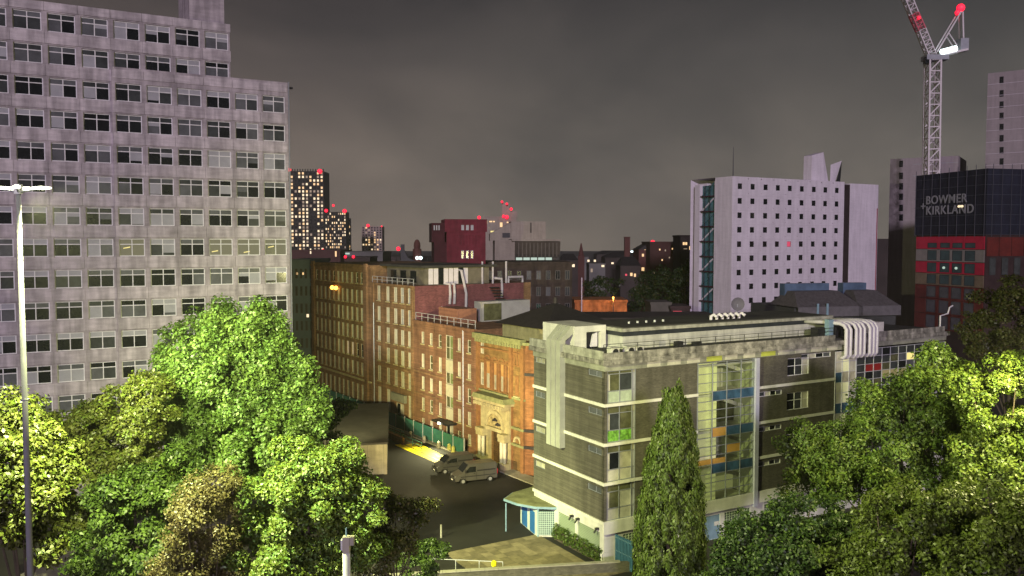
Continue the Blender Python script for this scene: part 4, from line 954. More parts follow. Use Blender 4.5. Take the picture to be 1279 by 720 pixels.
b.tube([q3(1198, 16, -1), q3(1200, 16, 1)], .2, 4); b.build('a_frame', crm, tcn)
b = MB(); 
for dy in (-1.2, 1.2): b.tube([q3(1160, 73, dy), q3(1206, 63, dy)], .4, 4)
b.build('counter_jib', crm, tcn)
b = MB(); p = q3(1202, 57); b.box(p.x - 1.1, p.x + 1.1, -1.3, 1.3, p.z - 1.6, p.z + 1.7); b.build('counterweight', greym, tcn)
b = MB(); p = q3(1157, 77); b.box(p.x - 1.0, p.x + .8, -1.6, -.2, p.z - .9, p.z + .9); b.build('cab', gdark, tcn)
b = MB(); p, r = q3(1172, 67, -1.5), q3(1191, 62, -1.5); b.tube([p, r], .75, 6); b.build('work_light', ltc, tcn)
p = q3(1200, 10); ball('beacon', p, 1.1, redl, tcn); p = q3(1145, 24, -1.2); ball('beacon', p, .45, redl, tcn)
p = q3(1196, 16); ball('beacon', p, .7, redl, tcn)

# ================================================================== PALE TOWERS on the right
def tower_simple(name, label, px0, px1, ytop, D, dep, rz, mat, winpx=None, rows=(), wmat=None, joint=True):
    p0 = dp(px0, ytop, D); p1 = dp(px1, ytop, D); w = (p1[0] - p0[0]) / max(.3, math.cos(rz)) * 1.0
    o = thing(name, label, 'building', (p0[0], D, 0), rz); b = MB(); b.box(0, w, 0, dep, 0, p0[2]); b.build('wall', mat, o)
    for pxw in (winpx or []):
        for py in rows:
            x, z = wp(pxw, py, (p0[0], D), rz); s = D / FPX
            simplewin(o, (x - 2.2 * s, -.05, z - 4 * s), 4.4 * s, 8 * s, 0, blackm, wmat or gdark, .1)
    return o, w, p0[2]
t1, w1, h1 = tower_simple('pale_tower', 'tall pale tower at the frame edge with one column of dark windows', 1234, 1330, 92, 240, 20, R(-38), pinkg, (1251,), (100, 117, 131, 145, 159, 173, 188, 202))
for k in range(14): box(0, w1, -.05, .0, h1 - 3.2 * k - 3.2, h1 - 3.2 * k - 3.1).build('panel_joint', pwhite2, t1)
t2, w2, h2 = tower_simple('grey_tower', 'dim grey tower between the crane mast and pale block', 1112, 1175, 199, 262, 20, R(-34), pinkg, (1125.5,), (205, 220, 233, 246, 260, 272))
for z in (h2 - 2, h2 - 5.5): box(w2 * .35, w2, -.06, 0, z, z + .15).build('panel_joint', greym, t2)

# ================================================================== SKYLINE
rng = random.Random(5)
def scraper(name, label, px0, px1, ytop, D, mat, cols, rows, zlo_py, frac, colbias, fx=.5, fz=.62, beacons=(), rz=0, lit=None):
    p0, p1 = dp(px0, ytop, D), dp(px1, ytop, D); w = p1[0] - p0[0]; zb = dp(px0, zlo_py, D)[2]
    o = thing(name, label, 'skyscraper', (p0[0], D, 0), rz); MB().box(0, w, 0, w * .8, 0, p0[2]).build('wall', mat, o)
    ml = lit or [ltw, ltwh, ltd]; bs = {}
    dark = MB(); cw, rh = w / cols, (p0[2] - zb) / rows; n = 0
    for i in range(cols):
        for j in range(rows):
            x, z = cw * (i + .5), zb + rh * (j + .4)
            if rng.random() < frac * colbias[i % len(colbias)]:
                m = rng.choice(ml); inst('lit_window', cmesh(('lw', name, m.name), lambda: box(-cw * fx / 2, cw * fx / 2, -.35, -.05, -rh * fz / 2, rh * fz / 2).mesh('lit_window', m)), o, (x, 0, z))
            else: dark.box(x - cw * fx / 2, x + cw * fx / 2, -.2, -.05, z - rh * fz / 2, z + rh * fz / 2)
    for k in range(cols + 1): box(cw * k - w * .008, cw * k + w * .008, -.6, 0, zb, p0[2]).build('mullion', mat, o)
    if dark.v: stuff(dark.build('dark_windows', gdark, o))
    for bx, by, br in beacons:
        q_ = dp(bx, by, D); ball('beacon', (q_[0] - p0[0], -3, q_[2]), br * D / FPX, redl, o)
    return o, w, p0[2]
sk, w, h = scraper('glass_skyscraper', 'tallest dark skyscraper with columns of lit windows and red beacons', 362, 404, 214, 1200, scrd, 9, 24, 322, .95, [.9, .35, .55, .95, .9, .25, .55, .9, .75], .5, .6, ((362, 212.5, 2.4), (400, 214.5, 3.0), (404, 312, 1.2)))
for k in range(14): box(w * k / 13 - .6, w * k / 13 + .6, -1, 0, h, h + 3).build('crown_fin', scrd, sk)
scraper('round_skyscraper', 'second dark skyscraper with speckled lit windows under three red beacons', 406, 432, 265, 1120, scrd, 10, 15, 322, .5, [1], .5, .6, ((408, 263.5, 2.2), (431, 264, 2.6), (417, 257, 1.6)))
scraper('slim_skyscraper', 'thin pinkish skyscraper peeping behind the speckled one', 430.5, 437.5, 273, 1400, pinkg, 3, 12, 322, .55, [.2, 1, 1], .5, .6)
scraper('grey_skyscraper', 'separate paler grey skyscraper with dim lit windows and one beacon', 452, 477, 283, 1300, M('scraper_grey', (.30, .24, .21), .8, .15, .05), 7, 13, 322, .5, [.1, .3, 1, .5, 1, .9, .7], .5, .6, ((460, 282, 2.0), (477, 283, 1.0)))
def city(name, label, px0, px1, ytop, D, mat, dep=15, rz=0, lits=(), roof=None, cat='building', rows=0, cols=0, base=0):
    p0, p1 = dp(px0, ytop, D), dp(px1, ytop, D); w = p1[0] - p0[0]; s = D / FPX; o = thing(name, label, cat, (p0[0], D, 0), rz)
    MB().box(0, w, 0, dep, 0, p0[2]).build('wall', mat, o)
    if roof == 'gable':
        b = MB(); b.prof([(-.3, p0[2]), (w + .3, p0[2]), (w / 2, p0[2] + w * .3)], -.3, dep); b.build('roof', slate, o)
    elif roof == 'hip':
        b = MB(); m_ = [(-.3, -.3, p0[2]), (w + .3, -.3, p0[2]), (w + .3, dep, p0[2]), (-.3, dep, p0[2])]; t_ = [(w * .2, dep * .4, p0[2] + 3), (w * .8, dep * .4, p0[2] + 3), (w * .8, dep * .6, p0[2] + 3), (w * .2, dep * .6, p0[2] + 3)]
        for k in range(4): b.face([m_[k], m_[(k + 1) % 4], t_[(k + 1) % 4], t_[k]])
        b.face(t_); b.build('roof', slate, o)
    else: box(-.2, w + .2, -.2, dep + .2, p0[2], p0[2] + .6).build('parapet', mat, o)
    for (lx, ly, lw_, lh, m) in lits:
        q_ = dp(lx, ly, D); simplewin(o, (q_[0] - p0[0] - lw_ * s / 2, -.12, q_[2] - lh * s / 2), lw_ * s, lh * s, 0, blackm, m, .08)
    for i in range(cols):
        for j in range(rows):
            ww, hh = w / cols, 3.6
            simplewin(o, (ww * (i + .25), -.1, p0[2] - 3.3 - hh * j), ww * .5, 2.0, 0, M('dim_frame', (.13, .12, .10), .8, .1, 1) if 'dim_frame' not in MATS else MATS['dim_frame'], rng.choice([gdark, gmid, gmid, ggrey]), .12, (('v', ww * .25),))
    return o, p0, w
# between the tower and the mill
city('glass_office', 'narrow bluish glazed office squeezed between the concrete tower and the mill', 361, 391, 328, 175, M('bluish_grey', (.15, .19, .20), .7, .2, .2), 16, R(0), ((371, 342, 3.5, 4, ltw), (378.5, 342, 3.5, 4, ltw), (384.5, 394.5, 4, 5, ltwh)), rows=8, cols=5)
city('dark_low_block', 'low dark block under the skyscrapers with two tall lit slots', 364, 425, 314, 420, M('dark_redblock', (.075, .035, .035), .9, .2, .05), 30, 0, ((388, 314, 2, 7, ltwh), (419.5, 317, 2.4, 8, ltw), (387, 308, .1, .1, ltw)))
city('greenish_block', 'low grey green block in front of the paler skyscraper', 425, 478, 316, 430, cityg, 30, 0, ((434, 317, 6, 2.5, ltg),))
bk, p0_, w_ = city('roof_plant_block', 'dark grey rooftop block behind the far mill roof', 430, 462, 323, 330, cityd, 18, 0)
for px in (432, 442): q_ = dp(px, 321, 330); ball('beacon', (q_[0] - p0_[0], -1, q_[2]), .6, redl, bk)
q_ = dp(391, 311, 420); 
chm = thing('chimney', 'thin black chimney with sloping shoulder left of the domed cupola', 'chimney', (*dp(502.5, 306, 300)[:2], 0))
zt_ = dp(502, 305.5, 300)[2]; box(-.6, .6, 0, 1.4, 0, zt_).build('stack', blackm, chm); MB().prof([(.6, 18), (5.2, 18), (5.0, 22), (2.0, zt_ - 4.8), (.6, zt_ - 2)], 0, 1.3).build('shoulder', blackm, chm)
q_ = dp(497.5, 311, 300); ball('beacon', (q_[0] - chm.location[0], 0, q_[2]), .75, redl, chm)
cp = thing('domed_cupola', 'small domed brick cupola on the skyline beside the black chimney', 'cupola', (*dp(521, 320, 320)[:2], 0)); s_ = 320 / FPX
zz = dp(521, 311, 320)[2]; MB().tube([(0, 0, 10), (0, 0, zz)], 5.6 * s_, 8).build('drum', cityr, cp); MB().tube([(0, 0, zz), (0, 0, zz + 1.0), (0, 0, zz + 2.2), (0, 0, zz + 3.2), (0, 0, zz + 3.5)], [3.8 * s_, 4.3 * s_, 3.9 * s_, 2.3 * s_, .3], 10).build('dome', cityr, cp)
for px in (521, 525.5): q_ = dp(px, 322.5, 318); ball('flood_lamp', (q_[0] - cp.location[0], -2, q_[2]), .65, ltc, cp)
ant = thing('roof_antennas', 'row of thin black antennas on the dark mill roofline', 'antenna', (*dp(530, 328, 220)[:2], 0))
for px, py in ((495, 322), (534, 322), (540, 323), (549, 320)): q_ = dp(px, py, 220); MB().tube([(q_[0] - ant.location[0], 0, 20), (q_[0] - ant.location[0], 0, q_[2])], .12, 4).build('antenna_rod', blackm, ant)
# red brick tower with flared top
rt = thing('red_brick_tower', 'maroon brick tower with a flared head behind the mill', 'tower', (*dp(558, 330, 178)[:2], 0), R(10)); s_ = 178 / FPX
w = 49 * s_; zt_ = dp(560, 274, 178)[2]; zf = dp(560, 288, 178)[2]; zn = dp(560, 312, 178)[2]
o3_ = [(w * .37 + k * 1.0, w * .37 + k * 1.0 + .62, zt_ - 2.3, zt_ - 1.2) for k in range(3)]; o4_ = [(w * .37 + k * 1.0, w * .37 + k * 1.0 + .6, zn - 1.9, zn - .2) for k in range(3)]
slots = [(w * .18 + k * .66, w * .18 + k * .66 + .3, zn + .9, zf - 1.0) for k in range(9)]
b = MB(); wallgrid(b, FX(0), 0, w, 0, zf - .3, slots + o4_, .2); shell(b, 0, w, 0, w, 0, zf - .3, 'f'); b.box(.1, w - .1, .25, .3, 5, zf - .5); b.build('wall', redbrick2, rt)
b = MB(); wallgrid(b, FX(-.25), -.4, w + .3, zf - .3, zt_, o3_, .2); shell(b, -.4, w + .3, -.25, w, zf - .3, zt_, 'f'); b.build('tower_head', redbrick2, rt)
for q_ in o3_: simplewin(rt, (q_[0], -.1, q_[2]), .62, 1.1, 0, greym, ltwd if 'ltwd' in globals() else gblind, .04)
for q_ in o4_: simplewin(rt, (q_[0], .1, q_[2]), .6, 1.7, 0, pwhite, gdark, .1)
b = MB(); b.prism([(-2.6, -.2 + .5), (-.003, .003), (-.003, w - 1), (-2.6, w - 1)], 0, zf - 2.5); b.build('side_wall', M('side_shaded_brick', (.05, .012, .018), .9, .3, .5), rt)  # darker copy of the maroon brick: side shade put into its colour
b = MB(); b.prism([(-3.1, .0 + .3), (-.42, -.15), (-.42, w - 1), (-3.1, w - 1)], zf - 2.5, zt_ - .8); b.build('side_head', MATS['side_shaded_brick'], rt)
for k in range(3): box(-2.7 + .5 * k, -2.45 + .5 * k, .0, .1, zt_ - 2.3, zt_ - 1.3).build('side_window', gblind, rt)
# beige brutalist hall
bh = thing('brutalist_hall', 'stepped beige concrete hall with sloping lit window bay', 'hall', (*dp(643, 330, 262)[:2], 0), R(4)); s_ = 262 / FPX
Z = lambda py: dp(650, py, 262)[2]
box(0, 57 * s_, 0, 16, 0, Z(329)).build('base_wall', cityd, bh)
box(.1, 56.5 * s_, .6, 15, Z(329), Z(301)).build('bay_wall', M('bay_dark', (.05, .045, .035), .9, .3, .3), bh)
for k in range(11): b = MB(); x = 1.0 + k * 1.18; b.prof([(0, Z(321)), (.35, Z(321)), (.35, Z(303)), (0, Z(303))], -.5, .6); o = b.build('fin', M('fin_grey', (.13, .115, .09), .9, .2, .5) if 'fin_grey' not in MATS else MATS['fin_grey'], bh, loc=(x, 0, 0))
b = MB(); b.face([(.0, -.6, Z(302)), (57 * s_, -.6, Z(302)), (57 * s_, .5, Z(318)), (0, .5, Z(318))]); b.v = [(x, y + .0, z) for x, y, z in b.v]; b.build('sloped_hood', M('hood_brown', (.08, .068, .05), .9, .3, .3), bh)
for k in range(6): box(.4 + k * 2.3, 2.35 + k * 2.3, .3, .5, Z(328), Z(322)).build('lit_window', ltg if k < 5 else gmid, bh)
box(-1.0, 57.5 * s_, -1.0, 14, Z(301.5), Z(299)).build('roof_slab', beigew, bh)
b = MB(); b.prism([(0, 0), (0, 12), (-6.2, 12.5), (-6.0, 3)], 0, Z(300)); b.build('side_wall', beigew, bh)
box(-1, 40 * s_, 3, 12, Z(299), Z(276.5)).build('upper_box', beigew, bh)
b = MB(); b.prof([(-7.5, Z(301)), (-1, Z(299)), (-1, Z(278)), (-7.5, Z(292))], 4, 11); b.build('upper_wing', beigew, bh)
box(-3.6, -1.2, 3.8, 4.0, Z(297), Z(291)).build('louvre', blackm, bh); box(20.5 * s_, 22 * s_, 2.9, 3, Z(291), Z(278)).build('vent_slot', MATS['bay_dark'], bh)
# tower with red lamps behind the hall
gt_, p0_, w_ = city('lamp_lit_tower', 'grey stepped tower with red lamps behind the beige hall', 604, 645, 272, 560, beigew, 20, 0, ((607, 278, 3.5, 4.5, ltw), (613, 277, 4, 2, ltw), (617, 277, 2.5, 2, ltw), (626, 281, 3.5, 6, ltw), (634, 278, 2.5, 2, ltw), (615, 289.5, 5, 2.2, lty), (611, 285, 2, 1.5, ltd)))
q_ = dp(627, 253, 560); q2_ = dp(636, 260, 560); q4_ = dp(646, 264, 560)
box(q_[0] - p0_[0], q2_[0] - p0_[0], 2, 12, p0_[2], q_[2]).build('upper_tower', beigew, gt_); box(q2_[0] - p0_[0], q4_[0] - p0_[0], 2, 12, p0_[2], q4_[2]).build('upper_tower', beigew, gt_)
for px, py, rr in ((598.5, 272, 2.2), (627, 252.5, 1.6), (633, 255, 1.5), (638.5, 261.5, 1.9), (629, 270.5, 2.0), (633, 271.5, 2.6)): q_ = dp(px, py, 560); ball('beacon', (q_[0] - p0_[0], -1.5, q_[2]), rr * 560 / FPX, redl, gt_)
# long dark brick building behind the office
city('dark_brick_range', 'long unlit brick building behind the mill with ranks of dark windows', 606, 716, 331, 185, M('range_brick', (.075, .055, .04), .9, .3, .4, streak=.3), 18, R(6), rows=4, cols=9)
# mid distance
sp = thing('church_spire', 'small dark church spire on the skyline', 'spire', (*dp(726, 325, 430)[:2], 0)); s_ = 430 / FPX; Zs = lambda py: dp(726, py, 430)[2]
box(-4 * s_, 4 * s_, 0, 8 * s_, 0, Zs(320)).build('tower', cityr, sp); MB().tube([(0, 1, Zs(320)), (0, 1, Zs(314)), (0, 1, Zs(304))], [3.6 * s_, 2.6 * s_, .25], 8).build('spire', cityr, sp)
city('lamp_lit_terrace', 'low terrace left of the spire with two pale lamps', 700, 722, 325, 420, cityd, 16, 0, ((716, 332, 4, 4, ltwh),), 'hip')
city('pale_shed', 'pale green lit low building right of the spire', 736, 756, 331, 410, cityg, 16, 0, ((735, 326, 3, 3, ltwh), (743, 326, 3, 3, ltwh), (753, 332.5, 4, 3, ltwh), (739, 338, 3, 5, ltd)))
city('white_light_row', 'dark roofs with bright white lights beside the square chimney', 756, 812, 322, 440, cityd, 20, 0, ((765, 329, 3.5, 2.5, ltwh), (791, 314.5, 7, 2.2, ltc), (794, 310, 2.4, 3, ltd)), 'hip')
ch2 = thing('square_chimney', 'tall square red brick chimney on the skyline', 'chimney', (*dp(783.5, 320, 360)[:2], 0)); s_ = 360 / FPX; box(-3.4 * s_, 3.4 * s_, 0, 7 * s_, 0, dp(783, 297, 360)[2]).build('stack', cityr, ch2); box(-3.8 * s_, 3.8 * s_, -.3, 7.4 * s_, dp(783, 297, 360)[2], dp(783, 296, 360)[2]).build('cap', cityr, ch2)
city('dusk_workshop', 'dark workshop under the square chimney with three orange windows', 775, 800, 332, 300, cityd, 14, 0, ((782, 343.5, 3, 3, redd), (788.5, 343, 3.5, 4.5, ltw), (793, 344, 3, 4.5, ltw)), 'hip')
city('brick_gable_house', 'tall brick house with scattered amber windows below a red lamp', 798, 822, 312, 330, cityr, 16, 0, ((803, 319, 3, 4, ltw), (808, 319, 3, 4, ltw), (806, 311.5, 3, 2.5, ltw), (803, 336.5, 4, 5, ltw), (816, 308, 3, 2.5, ltw)), 'gable')
city('long_dark_roofs', 'long dark brick range left of the pale block', 812, 852, 304, 320, M('range_red', (.06, .028, .024), .9, .3, .1), 20, 0, ((817, 341, 2, 4, ltd), (824, 312, 2.2, 2.6, ltw), (831, 313, 2, 2.6, ltd), (840, 311, 2.4, 2.6, ltw), (836, 322, 2, 2.4, ltd), (827, 325, 2.2, 2.6, ltw), (846, 327, 2, 2.4, ltd)))
ln_, p0_, w_ = city('dark_tenement', 'dark square tenement with lit upper windows touching the pale block', 850, 872, 296, 300, M('tenement_dark', (.025, .018, .016), .9, .2, .1), 14, 0, ((854, 304.5, 3, 4, ltw), (857, 304.5, 3, 4, ltw), (862, 310, 3, 5, ltw), (867, 310, 2.6, 4.5, ltwh), (856, 311, 5, 1.5, ltd)))
rl = thing('red_beacon_mast', 'short roof mast carrying a single red lamp', 'mast', (*dp(815, 304, 325)[:2], 0)); q_ = dp(815, 303, 325); MB().tube([(0, 0, 10), (0, 0, q_[2])], .15, 5).build('mast', blackm, rl); ball('beacon', (0, -.5, q_[2]), .9, redl, rl)
# sodium lit shed
osd, p0_, w_ = city('orange_shed', 'low brick shed glowing orange under a street lamp', 718, 783, 378, 205, M('shed_orange', (.40, .17, .06), .9, .5, .5, streak=.3), 12, 0)
box(w_ * .12, w_ * .14, -.3, 0, 0, p0_[2] + 6).build('pole', greym, osd)
city('grey_kiosk', 'plain grey box building before the dark trees', 813, 838, 381, 190, M('box_grey', (.10, .09, .08), .9, .2, .5), 8, 0)
city('red_canopy_shop', 'small building with a red glowing canopy beside the pale block', 838, 862, 386, 188, M('shop_dark', (.05, .03, .03), .9, .3, .5), 8, 0, ((846, 389.5, 12, 2.5, redd),))
gsn = thing('green_sign', 'small glowing green white sign on the dark roofs', 'sign', dp(688, 392.5, 175)); 
for k in range(5): box(-1.7 + k * .7, -1.2 + k * .7, 0, .1, -.4 + .1 * (k % 2), .25 + .12 * (k % 3)).build('sign_tube', EM('sign_green', (.5, 1, .7), 2.5) if 'sign_green' not in MATS else MATS['sign_green'], gsn)
MB().tube([(0, .1, -6), (0, .1, 0)], .12, 5).build('sign_post', blackm, gsn)
city('plain_roof_block', 'dark flat roofed block behind the office penthouse', 668, 720, 400, 150, cityd, 10, R(8))
city('long_flat_block', 'long low dark block behind the office penthouse roof', 722, 905, 401, 165, cityd, 14, R(2))
# generic far roofs closing the horizon
lab = ['squat grey warehouse far along the horizon', 'dark terrace of roofs on the far horizon', 'distant brown mill roof on the horizon', 'distant low flat block on the horizon', 'distant plain brick shed on the horizon', 'faint far block between dark roofs', 'far dim office beyond the trees', 'far dark hipped roof near the pale block']
for k, (a_, e_, y_, D_) in enumerate(((478, 500, 322, 520), (500, 545, 327, 480), (700, 735, 322, 640), (745, 790, 318, 700), (655, 720, 326, 560), (800, 860, 315, 620), (1095, 1150, 300, 420), (860, 912, 318, 520))):
    city('distant_building', lab[k], a_, e_, y_, D_, [cityd, cityr, cityg][k % 3] if k != 6 else cityd, 25, 0, (((a_ + e_) / 2 + 3, y_ + 5, 2.2, 2, ltd),), ['', 'hip'][k % 2])
_pg = gp(108, 708); struct(MB().prism([(_pg[0] - 5, _pg[1] - 6), (_pg[0] + 6, _pg[1] - 6), (_pg[0] + 8, _pg[1] + 12), (_pg[0] - 4, _pg[1] + 12)], -.2, .05).build('path', kerbm))
# ================================================================== LAMP MASTS
def spot(name, loc, aim, watts, cone, blend, col, parent, rad=.35):
    l = bpy.data.lights.new(name, 'SPOT'); l.energy = watts; l.spot_size = R(cone); l.spot_blend = blend; l.color = col; l.shadow_soft_size = rad
    o = bpy.data.objects.new(name, l); COL.objects.link(o); o.parent = parent; o.location = loc
    pl = parent.location; o.rotation_euler = (Vector(loc) + Vector(pl) - Vector(aim)).to_track_quat('Z', 'Y').to_euler(); return o
MASTC = (.95, 1.0, .46)
b0 = dp(38, 720, 35); lm = thing('lamp_mast', 'tall pale lamp mast with a ring of glowing lamp heads', 'lamp post', (b0[0], 35, 0))
tz = dp(30, 238, 35)[2]
MB().tube([(0, 0, 0), (0, 0, tz * .66), (0, 0, tz)], [.16, .12, .09], 12).build('post', M('mast_grey', (.17, .17, .19), .55, .12, 2), lm, smooth=True)
for z in (tz * .45, tz * .72): MB().tube([(0, 0, z), (0, 0, z + .07)], .165, 12).build('collar', greym, lm)
heads = [(-.85, -.1), (.95, .05), (.35, -.7), (.1, .55), (-.7, .5)]
for hx, hy in heads:
    MB().tube([(0, 0, tz - .1), (hx * .8, hy * .8, tz + .06)], .035, 5).build('arm', greym, lm)
    d = Vector((hx, hy, 0)).normalized()
    b = MB(); b.tube([Vector((hx, hy, tz + .1)) - d * .36, Vector((hx, hy, tz + .1)), Vector((hx, hy, tz + .1)) + d * .36], [.1, .15, .06], 8); b.v = [(x, y, tz + .1 + (z - tz - .1) * .5) for x, y, z in b.v]
    o = b.build('lamp_head', lamph, lm)
box(-.12, .12, -.12, .12, tz - .15, tz + .25).build('head_frame', galv, lm)
spot('mast_light', (.2, .3, tz - .25), (1, 70, 0), 160000, 130, .6, MASTC, lm)
# second column, unlit, near the viewer
b0 = dp(433, 720, 32); cm = thing('camera_column', 'plain grey column topped by a small bracketed box before the bright tree', 'column', (b0[0], 32, 0)); cz_ = dp(433, 690, 32)[2]
MB().tube([(0, 0, 0), (0, 0, cz_)], .15, 10).build('post', galv, cm, smooth=True)
box(-.13, .13, -.13, .13, cz_, cz_ + .62).build('housing', M('housing_beige', (.36, .33, .27), .6, .15, 2), cm)
box(.14, .3, -.12, .12, cz_ + .3, cz_ + .62).build('side_box', yelp if False else kerbm, cm); MB().tube([(0, 0, cz_ + .6), (0, 0, cz_ + .95)], .03, 5).build('aerial', bluegrey, cm); box(-.2, -.135, -.1, .1, cz_ + .1, cz_ + .5).build('side_plate', galv, cm)
# street lamp to the right, just outside the frame
p = dp(1345, 430, 47); sl = thing('street_lamp', 'tall street lamp among the bright trees at the right edge', 'lamp post', (p[0], 47, 0))
MB().tube([(0, 0, 0), (0, 0, p[2]), (-.3, .2, p[2] + .3), (-1.2, .8, p[2] + .4)], [.14, .1, .07, .05], 8).build('post', galv, sl)
box(-1.6, -1.0, .5, .95, p[2] + .3, p[2] + .42).build('lamp_head', lamph, sl)
spot('street_light', (-1.3, .72, p[2] + .2), (16, 56, 11), 30000, 150, .4, (1.0, .93, .42), sl)
# unseen second mast left of the frame, added to brighten the largest tree
added_mast = thing('lamp_mast', 'second tall lamp mast standing beside the largest tree, left of the first mast', 'lamp post', (-33, 47, 0))
MB().tube([(0, 0, 0), (0, 0, tz)], [.19, .1], 10).build('post', galv, added_mast, smooth=True)
for hx in (-.8, .8):
    MB().tube([(0, 0, tz - .1), (hx, 0, tz + .05)], .04, 5).build('arm', galv, added_mast); box(hx - .3, hx + .3, -.14, .14, tz, tz + .1).build('lamp_head', lamph, added_mast)
spot('mast_light', (.3, .3, tz - .2), (-17, 74, 11), 190000, 46, .6, MASTC, added_mast)
# added lamp by the mill, unseen behind the largest tree; brightens the far block
p = dp(396, 525, 95); added_lamp = thing('street_lamp', 'street lamp by the garage hidden behind the largest tree', 'lamp post', (p[0], 95, 0))
MB().tube([(0, 0, 0), (0, 0, 9.2), (.6, .4, 9.5)], [.12, .08, .05], 8).build('post', galv, added_lamp); box(.4, 1.0, .3, .6, 9.42, 9.54).build('lamp_head', lamph, added_lamp)
spot('street_light', (.7, .45, 9.3), (-28, 150, 11), 52000, 85, .8, (1.0, .92, .42), added_lamp)
# sodium lamp that lights the shed beyond the office
p = dp(766, 372, 196); so = thing('sodium_lamp', 'sodium street lamp on a thin post by the orange lit shed', 'lamp post', (p[0], 196, 0))
MB().tube([(0, 0, 0), (0, 0, p[2])], .1, 6).build('post', blackm, so); ball('lamp_head', (0, 0, p[2]), .25, lto, so)
spot('sodium_light', (0, -.2, p[2] - .3), (p[0] - 3, 204, 9), 4200, 165, .3, (1, .35, .05), so)
# unseen warm lamp placed behind the bright tree to light the entrance pavilion
p = gp(418, 690); yl_ = thing('unseen_yard_lamp', 'yard lamp post hidden behind the bright green tree', 'lamp post', (p[0], p[1], 0))
MB().tube([(0, 0, 0), (0, 0, 9)], [.12, .07], 8).build('post', galv, yl_); box(-.2, .2, -.3, .3, 9, 9.15).build('lamp_head', galv, yl_); box(-.14, .14, .3, .34, 8.95, 9.1).build('lamp_lens', lamph, yl_)
spot('unseen_yard_light', (.1, .5, 8.8), (-6, 108, 7), 60000, 62, .7, (1.0, .80, .38), yl_)

_w = loc2w(B0, THB, -20.15, -1.9); spot('added_canopy_flood', (_w[0] - mn.location[0], 0, 3.2), (0, 0, 0), 5600, 110, .9, (1, .92, .5), mn)  # added flood under the canopy, brightens the yellow patch
_o = [x for x in COL.objects if x.name == 'added_canopy_flood'][0]; _o.location = (-20.15 - (-30.75 - 12.75) / 2, -2.0, 3.3)
_m = Matrix.Rotation(-THB, 3, 'Z') @ (Vector((-12.0, 115.0, 0)) - Vector((_w[0], _w[1], 3.3))); _o.rotation_euler = (-_m).to_track_quat('Z', 'Y').to_euler()
# ================================================================== TREES
rs = np.random.default_rng(4)
def leafmesh(name, P, Nn, size, mats, aspect=.55, updir=None):
    n = len(P); T = rs.normal(size=(n, 3))
    if updir is not None: T = T * .35 + np.array(updir)
    Nn = Nn / np.linalg.norm(Nn, axis=1, keepdims=True)
    T -= Nn * (T * Nn).sum(1, keepdims=True); T /= np.linalg.norm(T, axis=1, keepdims=True) + 1e-9
    Bt = np.cross(Nn, T); s = size * (.6 + .8 * rs.random((n, 1)))
    V = np.empty((n, 4, 3)); V[:, 0] = P - T * s; V[:, 1] = P + Bt * s * aspect - T * s * .1; V[:, 2] = P + T * s; V[:, 3] = P - Bt * s * aspect - T * s * .1
    me = bpy.data.meshes.new(name); me.vertices.add(n * 4); me.vertices.foreach_set('co', V.reshape(-1).astype(np.float32))
    me.loops.add(n * 4); me.loops.foreach_set('vertex_index', np.arange(n * 4, dtype=np.int32))
    me.polygons.add(n); me.polygons.foreach_set('loop_start', np.arange(0, n * 4, 4, dtype=np.int32)); me.polygons.foreach_set('loop_total', np.full(n, 4, dtype=np.int32))
    for m in mats: me.materials.append(m)
    if len(mats) > 1: me.polygons.foreach_set('material_index', (rs.random(n) < .22).astype(np.int32))
    me.update(calc_edges=True); me.validate(); return me
